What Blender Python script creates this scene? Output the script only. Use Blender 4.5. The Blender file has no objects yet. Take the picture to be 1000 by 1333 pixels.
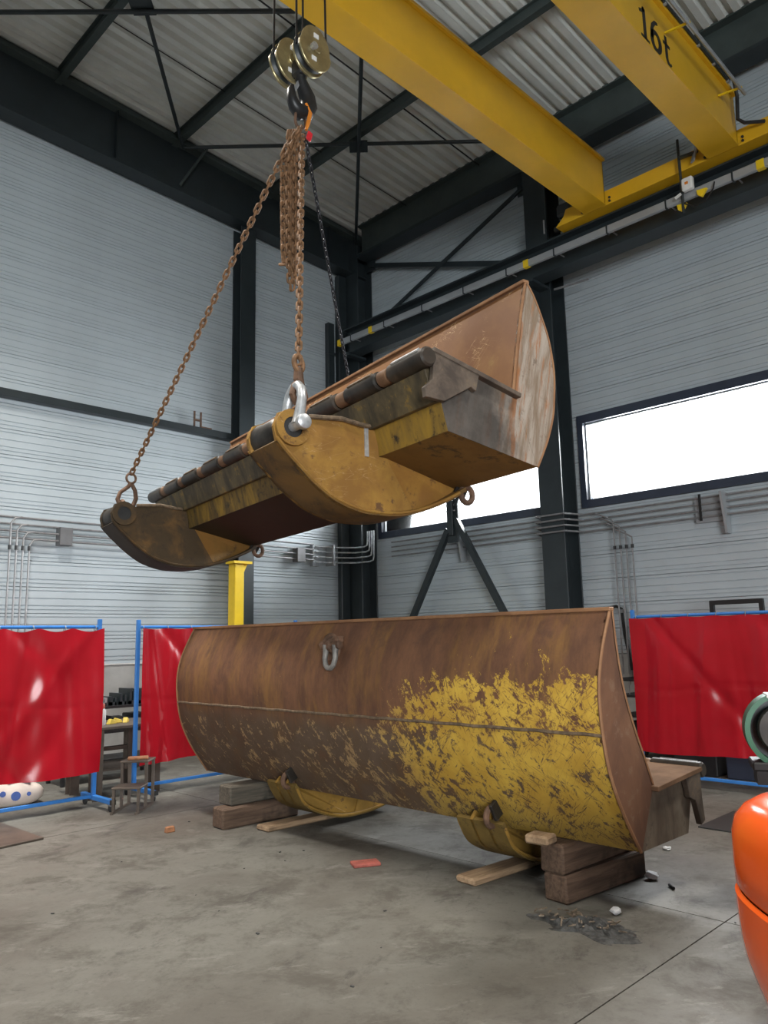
import bpy, bmesh, math, random
from mathutils import Vector, Matrix
random.seed(7)
scn = bpy.context.scene
COL = scn.collection
PI = math.pi
V = Vector

# ------------------------------------------------------------------ camera
# room axes: +X runs along the gable wall towards the corner, +Y along the window wall towards the corner
FPX = 1005.5
pit, yaw, rol = [math.radians(a) for a in (9.36, 44.89, -1.224)]
fwd = V((math.cos(pit)*math.cos(yaw), math.cos(pit)*math.sin(yaw), math.sin(pit)))
rgt = fwd.cross(V((0, 0, 1))).normalized(); upv = rgt.cross(fwd)
rgt, upv = math.cos(rol)*rgt + math.sin(rol)*upv, -math.sin(rol)*rgt + math.cos(rol)*upv
cam_d = bpy.data.cameras.new('camera'); cam = bpy.data.objects.new('camera', cam_d); COL.objects.link(cam)
M = Matrix((rgt, upv, -fwd)).transposed().to_4x4(); M.translation = V((0, 0, 1.6)); cam.matrix_world = M
cam_d.sensor_fit = 'VERTICAL'; cam_d.sensor_height = 36.0; cam_d.lens = FPX/1333*36.0
cam_d.clip_start = 0.05; cam_d.clip_end = 200
scn.camera = cam

# ------------------------------------------------------------------ world, lights, exposure
w = bpy.data.worlds.new('overcast_sky'); scn.world = w; w.use_nodes = True
bg = w.node_tree.nodes['Background']; bg.inputs[0].default_value = (0.93, 0.97, 1.0, 1); bg.inputs[1].default_value = 3.0
vs = scn.view_settings; vs.view_transform = 'Standard'; vs.look = 'None'; vs.gamma = 1.0; vs.use_curve_mapping = False
vs.exposure = 0.04

def area(name, loc, target, size, power, col=(1, 1, 1), size_y=None, spread=180):
    l = bpy.data.lights.new(name, 'AREA'); l.energy = power; l.color = col; l.spread = math.radians(spread)
    l.shape = 'RECTANGLE'; l.size = size; l.size_y = size_y or size
    o = bpy.data.objects.new(name, l); COL.objects.link(o); o.location = loc
    o.rotation_euler = (V(target)-V(loc)).to_track_quat('-Z', 'Y').to_euler()
    return o
DAY = (0.94, 0.98, 1.0); LAMP = (1.0, 0.95, 0.87)
# daylight entering by the two strip windows of the window wall (outside the glass, angled down like open sky)
area('daylight_window', (10.95, 4.1, 4.6), (8.2, 4.1, 1.9), 3.6, 780, DAY, 1.4)
area('daylight_window', (10.95, 8.4, 4.6), (8.2, 8.4, 1.9), 3.7, 900, DAY, 1.4)
# light added at an assumed, unseen doorway behind the camera
area('added_door_light', (-5.5, -8.6, 2.6), (4, 6, 0.2), 5.0, 840, DAY, 4.4, 130)
# out-of-view high-bay lamps added under the roof to brighten wall and floor
ADDED_LAMPS = ((2.6, 6.9, 330), (-2.4, 6.9, 150), (0.6, 0.8, 150), (6.3, -0.6, 200), (-4.5, 1.0, 140), (-4.5, -5.0, 100))
for (lx, ly, p) in ADDED_LAMPS:
    area('added_high_bay_lamp', (lx, ly, 9.0), (lx, ly, 0), 0.9, p, LAMP, spread=104)

# ------------------------------------------------------------------ node helpers and materials
def mat_new(name):
    m = bpy.data.materials.new(name); m.use_nodes = True
    nt = m.node_tree; b = nt.nodes['Principled BSDF']
    return m, nt, b
class G:
    """small node-graph helper"""
    def __init__(s, name):
        s.m, s.nt, s.b = mat_new(name); s.tc = s.nt.nodes.new('ShaderNodeTexCoord')
    def n(s, t, **k):
        x = s.nt.nodes.new(t)
        for a, v in k.items(): setattr(x, a, v)
        return x
    def L(s, a, b): s.nt.links.new(a, b)
    def put(s, sock, v):
        if hasattr(v, 'is_linked'): s.L(v, sock)
        elif v is not None: sock.default_value = v
    def co(s, scale=(1, 1, 1), rot=(0, 0, 0), out='Object'):
        mp = s.n('ShaderNodeMapping'); s.L(s.tc.outputs[out], mp.inputs[0])
        mp.inputs['Scale'].default_value = scale; mp.inputs['Rotation'].default_value = rot; return mp.outputs[0]
    def cor(s, rot, scale):
        mp = s.n('ShaderNodeMapping'); s.L(s.co((1, 1, 1), rot), mp.inputs[0]); mp.inputs['Scale'].default_value = scale; return mp.outputs[0]
    def sep(s, v): x = s.n('ShaderNodeSeparateXYZ'); s.L(v, x.inputs[0]); return x.outputs
    def noise(s, v, sc=5, det=4, rough=.6, dist=0):
        x = s.n('ShaderNodeTexNoise'); s.L(v, x.inputs['Vector']); x.inputs['Scale'].default_value = sc
        x.inputs['Detail'].default_value = det; x.inputs['Roughness'].default_value = rough; x.inputs['Distortion'].default_value = dist
        return x.outputs[0]
    def vor(s, v, sc=5, feat='DISTANCE_TO_EDGE'):
        x = s.n('ShaderNodeTexVoronoi', feature=feat); s.L(v, x.inputs['Vector']); x.inputs['Scale'].default_value = sc; return x.outputs['Distance']
    def math(s, op, a, b=None, c=None, clamp=False):
        x = s.n('ShaderNodeMath', operation=op, use_clamp=clamp); s.put(x.inputs[0], a); s.put(x.inputs[1], b)
        if c is not None: s.put(x.inputs[2], c)
        return x.outputs[0]
    def ramp(s, f, a, b, lo=0., hi=1.):
        x = s.n('ShaderNodeMapRange', clamp=True, interpolation_type='SMOOTHSTEP'); s.put(x.inputs[0], f)
        for i, v in ((1, a), (2, b), (3, lo), (4, hi)): x.inputs[i].default_value = v
        return x.outputs[0]
    def mix(s, f, a, b):
        x = s.n('ShaderNodeMix', data_type='RGBA'); s.put(x.inputs[0], f)
        for sk, v in ((x.inputs[6], a), (x.inputs[7], b)):
            if isinstance(v, tuple): sk.default_value = v+(1,) if len(v) == 3 else v
            else: s.L(v, sk)
        return x.outputs[2]
    def bump(s, h, st=.2, d=.01):
        x = s.n('ShaderNodeBump'); x.inputs['Strength'].default_value = st; x.inputs['Distance'].default_value = d
        s.L(h, x.inputs['Height']); s.L(x.outputs[0], s.b.inputs['Normal'])
    def done(s, col, rough=.5, metal=0., spec=.5):
        if isinstance(col, tuple): s.b.inputs['Base Color'].default_value = col+(1,)
        else: s.L(col, s.b.inputs['Base Color'])
        s.put(s.b.inputs['Roughness'], rough); s.put(s.b.inputs['Metallic'], metal); s.b.inputs['Specular IOR Level'].default_value = spec
        return s.m

def simple(name, c, rough=.5, metal=0., var=.15, sc=8, bump=0., spec=.5):
    g = G(name); co = g.co(); n = g.noise(co, sc, 4)
    d = tuple(x*(1-var) for x in c); l = tuple(min(1, x*(1+var)) for x in c)
    if bump: g.bump(g.noise(co, sc*6, 3), bump, .004)
    return g.done(g.mix(g.ramp(n, .3, .7), d, l), rough, metal, spec)

MT = {}
MT['steel_dark'] = simple('anthracite_painted_steel', (.022, .030, .034), .42, 0, .12, 3)
MT['steel_purlin'] = simple('grey_green_painted_steel', (.052, .068, .066), .45, 0, .12, 3)
MT['frame_navy'] = simple('anthracite_window_aluminium', (.035, .045, .07), .35, 0, .1, 3)
MT['clad'] = simple('silver_grey_cladding', (.47, .525, .56), .34, .12, .05, 1.2)
MT['deck'] = simple('galvanised_roof_deck', (.74, .76, .73), .5, .05, .07, 1.5)
MT['core'] = simple('wall_core', (.38, .40, .42), .7)
MT['plinth'] = simple('grey_concrete_plinth', (.40, .40, .39), .8, 0, .12, 3, .1)
MT['crane'] = simple('crane_yellow_paint', (.70, .40, .018), .38, 0, .07, 1.5)
MT['yellow_post'] = simple('signal_yellow_paint', (.80, .55, .015), .4, 0, .08, 3)
MT['black'] = simple('black_paint', (.012, .012, .013), .5)
MT['rubber'] = simple('black_rubber', (.02, .02, .02), .75)
MT['white'] = simple('white_plastic', (.75, .75, .73), .5, 0, .05)
MT['grey_alu'] = simple('grey_rail_aluminium', (.36, .38, .40), .4, .3, .08, 2)
MT['galv'] = simple('galvanised_pipe', (.26, .26, .265), .5, .4, .15, 10)
MT['pipe_plate'] = simple('grey_pipe_bracket', (.16, .16, .165), .5, .3, .1)
MT['blue'] = simple('blue_painted_frame', (.03, .16, .46), .4, 0, .08)
MT['bare'] = simple('scuffed_bare_steel', (.52, .54, .56), .36, .6, .25, 14, .1)
MT['dull'] = simple('dull_grey_steel', (.20, .19, .175), .6, .3, .3, 14, .1)
MT['brass'] = simple('yellow_chromated_steel', (.33, .28, .15), .33, .6, .2, 9)
MT['hook'] = simple('black_forged_steel', (.025, .026, .028), .4, .3, .2, 9)
MT['chain_rust'] = simple('rusty_chain_steel', (.18, .095, .045), .75, .1, .45, 16, .2)
MT['chain_black'] = simple('black_chain_steel', (.03, .03, .035), .4, .5, .3, 16)
MT['rust_lug'] = simple('rusty_forged_lug', (.12, .066, .04), .75, .1, .4, 14, .2)
MT['grease'] = simple('black_greasy_steel', (.03, .026, .022), .45, .2, .5, 7, .2)
MT['red_tag'] = simple('red_tag', (.6, .02, .03), .5)
MT['orange_strap'] = simple('orange_strap', (.70, .22, .02), .6)
MT['orange'] = simple('glossy_orange_paint', (.80, .105, .012), .17, 0, .04, 2)
MT['green'] = simple('green_machine_paint', (.025, .13, .07), .4, 0, .15, 6)
MT['bag'] = simple('printed_white_sack', (.62, .56, .50), .7, 0, .1, 6)
MT['bag_blue'] = simple('blue_sack_print', (.05, .10, .32), .7)
MT['brick'] = simple('terracotta_chunk', (.30, .13, .06), .85, 0, .3, 14, .3)
MT['paper'] = simple('crumpled_white_paper', (.62, .63, .64), .7)
MT['redwood'] = simple('red_painted_offcut', (.30, .075, .055), .7, 0, .3, 12)
MT['dirt'] = simple('dark_metal_filings', (.05, .05, .048), .8, .1, .5, 30, .4)
MT['dirtpale'] = simple('pale_metal_chips', (.19, .15, .11), .6, .3, .5, 20)
MT['plate'] = simple('worn_steel_plate', (.10, .078, .062), .55, .35, .3, 4, .1)
MT['yellow_item'] = simple('yellow_wedge', (.55, .42, .06), .6)

def timber(name, c1, c2):
    g = G(name); co = g.co((1.2, 14, 14)); n = g.noise(co, 2.2, 5, .65, .6); k = g.noise(g.co(), 4, 3)
    col = g.mix(g.ramp(n, .3, .72), c1, c2); col = g.mix(g.ramp(k, .52, .75), col, tuple(x*.45 for x in c1))
    g.bump(n, .4, .008); return g.done(col, .85)
MT['timber'] = timber('old_oak_sleeper', (.06, .035, .022), (.135, .085, .055))
MT['timber_pale'] = timber('weathered_pine', (.22, .14, .08), (.36, .25, .15))
MT['timber_grey'] = timber('dark_damp_timber', (.05, .045, .035), (.12, .10, .075))

# concrete floor
g = G('power_floated_concrete'); co = g.co(out='Object')
a = g.noise(co, .55, 6, .62, .4); b_ = g.noise(co, 2.2, 10, .75, .25); c_ = g.noise(g.cor((0, 0, .6), (.7, 1.5, 1)), 3.2, 10, .76, .25)
e_ = g.noise(co, 45, 4, .7); d_ = g.noise(g.cor((0, 0, -.5), (.7, 1.3, 1)), 1.7, 10, .76, .3)
col = g.mix(g.ramp(a, .38, .60), (0.099, 0.091, 0.078), (0.137, 0.133, 0.117))
col = g.mix(g.ramp(b_, .47, .64, 0, .75), col, (0.067, 0.060, 0.050))
col = g.mix(g.ramp(c_, .54, .66, 0, .65), col, (0.189, 0.183, 0.165))
col = g.mix(g.ramp(d_, .56, .66, 0, .65), col, (0.043, 0.038, 0.034))
col = g.mix(g.ramp(g.noise(co, 9, 6, .75, .5), .58, .70, 0, .6), col, (0.051, 0.047, 0.041))
col = g.mix(g.ramp(e_, .52, .75, 0, .4), col, (0.054, 0.050, 0.043))
g.bump(e_, .08, .003)
MT['concrete'] = g.done(col, g.ramp(b_, .3, .7, .55, .78), 0, .35)

# red PVC weld curtain: glossy and a little translucent
g = G('red_pvc_curtain'); co = g.co(); n = g.noise(co, 1.6, 3)
col = g.mix(g.ramp(n, .3, .7), (.36, .006, .014), (.45, .009, .020))
g.done(col, .24, 0, .6)
tr = g.n('ShaderNodeBsdfTranslucent'); tr.inputs[0].default_value = (.55, .01, .02, 1)
mx = g.n('ShaderNodeMixShader'); mx.inputs[0].default_value = .28
out = g.nt.nodes['Material Output']; g.L(g.b.outputs[0], mx.inputs[1]); g.L(tr.outputs[0], mx.inputs[2]); g.L(mx.outputs[0], out.inputs[0])
MT['curtain'] = g.m

# thin window glass
g = G('window_glass'); tp = g.n('ShaderNodeBsdfTransparent'); gl = g.n('ShaderNodeBsdfGlossy'); gl.inputs['Roughness'].default_value = .03
fr = g.n('ShaderNodeFresnel'); fr.inputs[0].default_value = 1.45
mx = g.n('ShaderNodeMixShader'); g.L(fr.outputs[0], mx.inputs[0]); g.L(tp.outputs[0], mx.inputs[1]); g.L(gl.outputs[0], mx.inputs[2])
g.L(mx.outputs[0], g.nt.nodes['Material Output'].inputs[0]); MT['glass'] = g.m

# lower bucket back: rust above, yellow paint scraped away, denser at its near end  (object coords: x = a, y = w, z = b)
g = G('scraped_yellow_over_rust'); co = g.co(); x, y, z = g.sep(co)
n1 = g.noise(co, 3.2, 6, .65, .3); n2 = g.noise(co, 14, 6, .7, .6); n3 = g.noise(g.co((1, 1.7, .7)), 4, 7, .72)
rust = g.mix(g.ramp(n3, .32, .68), (.100, .048, .028), (.165, .078, .040))
rust = g.mix(g.ramp(g.noise(g.co((1, 2.2, .6)), 1.5, 5, .7), .46, .68, 0, .8), rust, (.225, .115, .035))
rust = g.mix(g.ramp(n1, .54, .70, 0, .55), rust, (.070, .038, .028))
olive = g.mix(g.ramp(n1, .35, .65), (.058, .046, .030), (.115, .075, .050))
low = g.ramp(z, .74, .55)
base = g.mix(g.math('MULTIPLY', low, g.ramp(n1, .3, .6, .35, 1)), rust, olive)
near = g.ramp(y, 1.7, 3.7)                                   # grows to the near end
top = g.ramp(g.math('ADD', z, g.math('MULTIPLY', near, -.50)), .80, .34)
n4 = g.noise(co, 6.5, 9, .78, .5); n5 = g.noise(g.cor((.9, 0, 0), (1, 1.2, 3.2)), 6, 6, .75, .6)
flk = g.math('ADD', g.math('MULTIPLY', n4, .6), g.math('MULTIPLY', n5, .4))
thr = g.math('SUBTRACT', .645, g.math('MULTIPLY', g.math('MULTIPLY', near, top), .175))
thr = g.math('SUBTRACT', thr, g.math('MULTIPLY', low, g.ramp(near, 0, .6, .095, .02)))
msk = g.ramp(g.math('SUBTRACT', flk, thr), -.012, .022)
def scratch(sc, rot, scale, wd, gate):
    f = g.math('ABSOLUTE', g.math('SUBTRACT', g.noise(g.cor(rot, scale), sc, 3, .55, .25), .5)); f = g.ramp(f, 0, wd, 1, 0)
    return g.math('MULTIPLY', f, g.ramp(g.noise(co, gate, 3, .6), .47, .56))
sc_ = scratch(1.6, (.55, 0, 0), (1, 1, 9), .012, 2.1)
for q in ((1.9, (-.75, 0, 0), (1, 1, 8), .012, 2.6), (2.2, (1.25, 0, 0), (1, 1, 8), .011, 3.3), (1.5, (.15, 0, 0), (1, 1, 8), .008, 1.7), (2.4, (2.2, 0, 0), (1, 1, 9), .010, 2.9)): sc_ = g.math('MAXIMUM', sc_, scratch(*q))
msk = g.math('SUBTRACT', msk, sc_, clamp=True)
yel = g.mix(g.ramp(n1, .35, .7), (.42, .245, .034), (.58, .375, .058))
yel = g.mix(g.ramp(near, .95, .35, 0, .8), yel, (.27, .175, .105))
lowdark = g.ramp(z, .34, .02, 0, .5)  # yellow turns darker towards the bottom
yel = g.mix(lowdark, yel, (.17, .12, .045))
g.bump(g.math('ADD', g.math('MULTIPLY', msk, .5), n2), .35, .004)
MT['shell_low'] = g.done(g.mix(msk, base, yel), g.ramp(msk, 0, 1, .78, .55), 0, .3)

def rustmat(name, cA, cB, cC=None, amt=.5, streak=(1, 1, 1), sc=3.5, scratch=0., scol=(.6, .42, .25), rough=.62, soil=None, xdark=None):
    g = G(name); co = g.co(); n1 = g.noise(g.co(streak), sc, 6, .66, .4); n2 = g.noise(co, sc*4, 5, .7)
    col = g.mix(g.ramp(n1, .34, .66), cA, cB)
    if cC: col = g.mix(g.math('MULTIPLY', g.ramp(g.math('ADD', g.math('MULTIPLY', n1, .4), g.math('MULTIPLY', n2, .6)), .54, .64), amt), col, cC)
    if scratch:
        s1 = g.ramp(g.math('ABSOLUTE', g.math('SUBTRACT', g.noise(g.cor((.8, .2, 0), (1, 1.2, 9)), 2.2, 2, .5), .5)), 0, .007, 1, 0); s1 = g.math('MAXIMUM', s1, g.ramp(g.math('ABSOLUTE', g.math('SUBTRACT', g.noise(g.cor((-.5, -.2, 0), (1, 1.3, 9)), 2.7, 2, .5), .5)), 0, .006, 1, 0)); s2 = g.ramp(g.noise(co, 2.3, 3), .50, .58)
        col = g.mix(g.math('MULTIPLY', g.math('MULTIPLY', s1, s2), scratch), col, scol)
    for ax_, sl in ((1, soil), (0, xdark)):
        if sl:
            a_, b_2, c2, k2 = sl; f = g.ramp(g.math('ADD', g.sep(co)[ax_], g.math('MULTIPLY', g.math('SUBTRACT', n1, .5), (b_2-a_)*2.2)), min(a_, b_2), max(a_, b_2), 0 if b_2 > a_ else k2, k2 if b_2 > a_ else 0)  # darkens along one axis towards one end, broken up by noise
            col = g.mix(f, col, c2)
    g.bump(n2, .25, .004); return g.done(col, rough, .0, .28)
MT['rim'] = rustmat('rusty_rim', (.20, .10, .05), (.30, .16, .08))
MT['end_low'] = rustmat('rust_brown_end_plate', (.11, .055, .035), (.17, .085, .048), (.22, .15, .10), .5, (1, 1, .5))
MT['box_low'] = rustmat('scuffed_bare_box', (.10, .075, .055), (.20, .165, .125), (.055, .043, .035), .7, (1.5, 1, .6))
MT['floor_low'] = simple('dusty_brown_plate', (.16, .095, .058), .95, 0, .25, 4, .2, .08)
MT['gold'] = rustmat('worn_gold_paint', (.215, .108, .027), (.31, .17, .036), (.105, .052, .026), .9, sc=4, scratch=.22, soil=(2.0, 4.3, (.022, .018, .014), .88))
MT['gusset_lit'] = rustmat('rusty_orange_gold_paint_lit', (.24, .115, .028), (.31, .16, .034), (.10, .05, .025), .8, sc=4, soil=(3.2, 5.2, (.03, .022, .015), .6))  # lighter copy of the arm paint; light on the bent facet in its colour
MT['gold_low'] = rustmat('worn_gold_paint_low', (.20, .115, .024), (.30, .17, .034), (.08, .045, .024), .85, sc=4)
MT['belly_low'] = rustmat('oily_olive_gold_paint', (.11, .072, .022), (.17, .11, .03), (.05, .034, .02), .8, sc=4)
MT['gold_dark'] = rustmat('dark_brown_gold_paint', (.15, .080, .022), (.22, .12, .03), (.05, .033, .02), .8, sc=3, soil=(.3, 1.6, (.018, .015, .012), .92))  # darker towards the far arm
MT['box_front'] = rustmat('yellow_paint_under_black_grease', (.34, .205, .032), (.20, .125, .035), (.028, .024, .02), .95, (1, 2.6, .8), 3.0, soil=(1.2, 4.5, (.05, .038, .022), .7))
MT['lip'] = rustmat('grease_blackened_lip', (.050, .040, .026), (.13, .098, .05), (.25, .15, .035), .85, (1, 1.6, .8), 3.6)
MT['inner'] = rustmat('ochre_rust_plate', (.185, .080, .034), (.245, .118, .045), (.27, .15, .05), .6, (1, .8, 1), 1.6, 1.0, (.62, .42, .22), .55)
g = G('scoured_grey_orange_end'); co = g.co(); x, y, z = g.sep(co)
n1 = g.noise(g.cor((0, -.25, 0), (7, 1, .9)), 1.6, 6, .68, .4); n2 = g.noise(co, 12, 6, .7); n3 = g.noise(co, 3, 5, .65)
col = g.mix(g.ramp(n1, .38, .62), (.20, .145, .10), (.36, .31, .26))
col = g.mix(g.ramp(g.noise(g.cor((0, -.2, 0), (8, 1, 1.1)), 1.3, 6, .7), .50, .62, 0, .85), col, (.30, .115, .035))
col = g.mix(g.ramp(n2, .56, .68, 0, .6), col, (.10, .065, .045))
boxdark = g.ramp(g.math('ADD', x, g.math('MULTIPLY', g.math('SUBTRACT', n3, .5), .55)), -.42, -.10, .92, 0)  # end plate turns darker towards the box
col = g.mix(boxdark, col, g.mix(g.ramp(n3, .35, .65), (.035, .031, .028), (.085, .075, .066)))
g.bump(n2, .2, .004); MT['end_up'] = g.done(col, .58, .05, .3)
MT['tube_m'] = rustmat('greasy_hinge_tube', (.12, .065, .036), (.20, .11, .06), (.06, .04, .028), .7, (1, 1.3, 1), 2.6, rough=.6)
MT['tube_d'] = rustmat('grease_black_hinge_tube', (.020, .017, .014), (.055, .042, .032), (.10, .06, .035), .6, (1, 1.3, 1), 2.6, rough=.45)
MT['flap'] = rustmat('burnt_steel_flap', (.055, .042, .034), (.12, .092, .07), (.17, .12, .07), .5, (1, 1, 1), 6)
MT['weld'] = simple('grey_weld_bead', (.13, .09, .055), .7, .1, .4, 30, .4)

# ------------------------------------------------------------------ mesh helpers
class MB:
    def __init__(s): s.v = []; s.f = []
    def add(s, vs, fs):
        o = len(s.v); s.v += [tuple(p) for p in vs]; s.f += [tuple(i+o for i in q) for q in fs]; return s
    def box(s, c, d, R=None):
        h = [x/2 for x in d]; vs = []
        for i in (-1, 1):
            for j in (-1, 1):
                for k in (-1, 1):
                    p = V((i*h[0], j*h[1], k*h[2]))
                    if R is not None: p = R @ p
                    vs.append(p+V(c))
        return s.add(vs, [(0, 1, 3, 2), (4, 6, 7, 5), (0, 4, 5, 1), (2, 3, 7, 6), (0, 2, 6, 4), (1, 5, 7, 3)])
    def b2(s, lo, hi): return s.box([(a+b)/2 for a, b in zip(lo, hi)], [abs(b-a) for a, b in zip(lo, hi)])
    def prism(s, poly, fn0, fn1):
        """poly in 2d; fn0/fn1 map (u,v) to 3d for the two caps"""
        n = len(poly); vs = [fn0(*p) for p in poly]+[fn1(*p) for p in poly]
        return s.add(vs, [tuple(range(n))[::-1], tuple(range(n, 2*n))]+[(i, (i+1) % n, n+(i+1) % n, n+i) for i in range(n)])
    def xz(s, poly, y0, y1): return s.prism(poly, lambda a, b: (a, y0, b), lambda a, b: (a, y1, b))
    def tube(s, pts, r, n=8, closed=False, cap=True, up=None):
        pts = [V(p) for p in pts]; m = len(pts); rs = r if isinstance(r, (list, tuple)) else [r]*m
        rings = []; prev = None
        for i, p in enumerate(pts):
            if closed: t = (pts[(i+1) % m]-pts[i-1])
            else: t = pts[min(i+1, m-1)]-pts[max(i-1, 0)]
            t.normalize()
            if prev is None:
                prev = V((0, 0, 1)) if abs(t.z) < .9 else V((1, 0, 0))
            nrm = (prev-t*prev.dot(t)).normalized(); prev = nrm; bn = t.cross(nrm)
            rings.append([p+rs[i]*(math.cos(2*PI*k/n)*nrm+math.sin(2*PI*k/n)*bn) for k in range(n)])
        vs = [q for R_ in rings for q in R_]; fs = []
        for i in range(m if closed else m-1):
            j = (i+1) % m
            for k in range(n): fs.append((i*n+k, i*n+(k+1) % n, j*n+(k+1) % n, j*n+k))
        if cap and not closed: fs += [tuple(range(n))[::-1], tuple(range((m-1)*n, m*n))]
        return s.add(vs, fs)
    def lathe(s, prof, c=(0, 0, 0), ax='z', n=20, cap=True):
        """prof: (radius, height) pairs"""
        vs = []
        for r, h in prof:
            for k in range(n):
                a = 2*PI*k/n; q = (r*math.cos(a), r*math.sin(a), h)
                if ax == 'x': q = (h, q[0], q[1])
                if ax == 'y': q = (q[1], h, q[0])
                vs.append(V(q)+V(c))
        m = len(prof); fs = [(i*n+k, i*n+(k+1) % n, (i+1)*n+(k+1) % n, (i+1)*n+k) for i in range(m-1) for k in range(n)]
        if cap: fs += [tuple(range(n))[::-1], tuple(range((m-1)*n, m*n))]
        return s.add(vs, fs)
    def ibeam(s, p0, p1, h, bw, tf=.02, tw=.014, up=(0, 0, 1), faces='h'):
        """I-section from p0 to p1, h along up, flange width bw"""
        p0, p1 = V(p0), V(p1); t = (p1-p0).normalized(); u_ = V(up); u_ = (u_-t*u_.dot(t)).normalized(); sd = t.cross(u_)
        H_, B = h/2, bw/2; q = [(-B, -H_), (B, -H_), (B, -H_+tf), (tw/2, -H_+tf), (tw/2, H_-tf), (B, H_-tf), (B, H_), (-B, H_), (-B, H_-tf), (-tw/2, H_-tf), (-tw/2, -H_+tf), (-B, -H_+tf)]
        n = 12; vs = [p0+sd*a+u_*b for a, b in q]+[p1+sd*a+u_*b for a, b in q]
        fs = [(i, (i+1) % n, n+(i+1) % n, n+i) for i in range(n)]
        for o in (0, n): fs += [(o, o+1, o+2, o+11), (o+3, o+4, o+9, o+10), (o+5, o+6, o+7, o+8)]
        return s.add(vs, fs)
    def bar(s, p0, p1, wx, wy, up=(0, 0, 1)):
        p0, p1 = V(p0), V(p1); t = (p1-p0).normalized(); u_ = V(up); u_ = (u_-t*u_.dot(t)).normalized(); sd = t.cross(u_)
        R = Matrix((sd, t, u_)).transposed(); return s.box((p0+p1)/2, (wx, (p1-p0).length, wy), R)
    def mesh(s, name, smooth=False, bevel=0):
        me = bpy.data.meshes.new(name); me.from_pydata(s.v, [], s.f)
        bm = bmesh.new(); bm.from_mesh(me)
        bmesh.ops.recalc_face_normals(bm, faces=bm.faces)
        if bevel: bmesh.ops.bevel(bm, geom=list(bm.edges), offset=bevel, segments=1, affect='EDGES', profile=.5)
        bm.to_mesh(me); bm.free()
        if smooth:
            me.polygons.foreach_set('use_smooth', [True]*len(me.polygons))
            try: me.set_sharp_from_angle(angle=math.radians(38))
            except Exception: pass
        return me
    def build(s, name, mat, parent=None, smooth=False, bevel=0, loc=None, rot=None):
        me = s.mesh(name, smooth, bevel); me.materials.append(MT[mat] if isinstance(mat, str) else mat)
        return link(name, me, parent, loc, rot)
def link(name, me, parent=None, loc=None, rot=None):
    o = bpy.data.objects.new(name, me); COL.objects.link(o)
    if parent: o.parent = parent
    if loc is not None: o.location = loc
    if rot is not None: o.rotation_euler = rot
    return o
def tag(o, label=None, cat=None, group=None, kind=None):
    if label: o['label'] = label
    if cat: o['category'] = cat
    if group: o['group'] = group
    if kind: o['kind'] = kind
    return o
def thing(name, label, cat, loc=(0, 0, 0), rotz=0, group=None, matrix=None):
    o = bpy.data.objects.new(name, None); COL.objects.link(o); o.empty_display_size = .1
    if matrix is not None: o.matrix_world = matrix
    else: o.location = loc; o.rotation_euler = (0, 0, rotz)
    return tag(o, label, cat, group)
def arcpts(c, r, a0, a1, n, fn): return [fn(c[0]+r*math.cos(a0+(a1-a0)*i/n), c[1]+r*math.sin(a0+(a1-a0)*i/n)) for i in range(n+1)]

XW, YW = 10.35, 10.95          # inner faces of window wall and gable wall
X0, Y0 = -9.0, -9.0            # far sides of the hall, behind the camera
def zroof(x): return 10.2-.061*(x-3.1)

# ------------------------------------------------------------------ floor
fl = MB().b2((X0-.3, Y0-.3, -.30), (XW+.3, YW+.3, -.012)).build('floor', 'dirt'); tag(fl, kind='structure')
xs = [X0-.3, -5.4, -.4, 4.6, 9.6, XW+.3]; ys = [Y0-.3, -8.04, -3.04, 1.96, 6.96, YW+.3]
for i in range(5):
    for j in range(5):
        m_ = MB().b2((xs[i]+.004, ys[j]+.004, -.12), (xs[i+1]-.004, ys[j+1]-.004, 0)); m_.build('floor_slab', 'concrete', fl)

# ------------------------------------------------------------------ walls with horizontal cladding panels
MOD = .36; Z0 = 1.33
PROF = [(0, .0), (.006, .024)]
for zc in (.050, .105, .205, .310): PROF += [(zc-.010, .024), (zc-.006, .010), (zc+.006, .010), (zc+.010, .024)]
PROF += [(.354, .024), (.36, .0)]
_pc = {}
def panel(parent, axis, lo, hi, z):
    """one cladding panel on the window wall (axis y) or gable wall (axis x)"""
    ln = round(hi-lo, 3); key = (axis, ln)
    if key not in _pc:
        m = MB(); vs = []
        for e in (0, ln-.006):
            for zz, o in PROF: vs.append((-o, e, zz) if axis == 'y' else (e, -o, zz))
        n = len(PROF); m.add(vs, [(i, i+1, n+i+1, n+i) for i in range(n-1)]+[tuple(range(n)), tuple(range(n, 2*n))])
        me = m.mesh('cladding_panel'); me.materials.append(MT['clad']); _pc[key] = me
    return link('cladding_panel', _pc[key], parent, (XW, lo+.003, z) if axis == 'y' else (lo+.003, YW, z))
wl = MB().b2((X0-.3, YW, 0), (XW+.3, YW+.25, 11.2)).build('wall_left', 'core'); tag(wl, kind='structure')
WIN = [(6.52, 10.42), (2.22, 6.02), (-2.1, 1.78), (-6.4, -2.52)]
m = MB(); m.b2((XW, Y0-.3, 0), (XW+.25, YW, 3.49)); m.b2((XW, Y0-.3, 4.93), (XW+.25, YW, 10.2))
prev = YW
for lo, hi in WIN:
    m.b2((XW, hi, 3.49), (XW+.25, prev, 4.93)); prev = lo
m.b2((XW, Y0-.3, 3.49), (XW+.25, prev, 4.93))
wr = m.build('wall_right', 'core'); tag(wr, kind='structure')
lb = [(X0, -6.3), (-6.3, -1.8), (-1.8, 2.6), (2.6, 7.42), (7.42, XW-.03)]
rb = [(Y0, -6.6), (-6.6, -2.3), (-2.3, 2.0), (2.0, 6.3), (6.3, YW-.03)]
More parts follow.
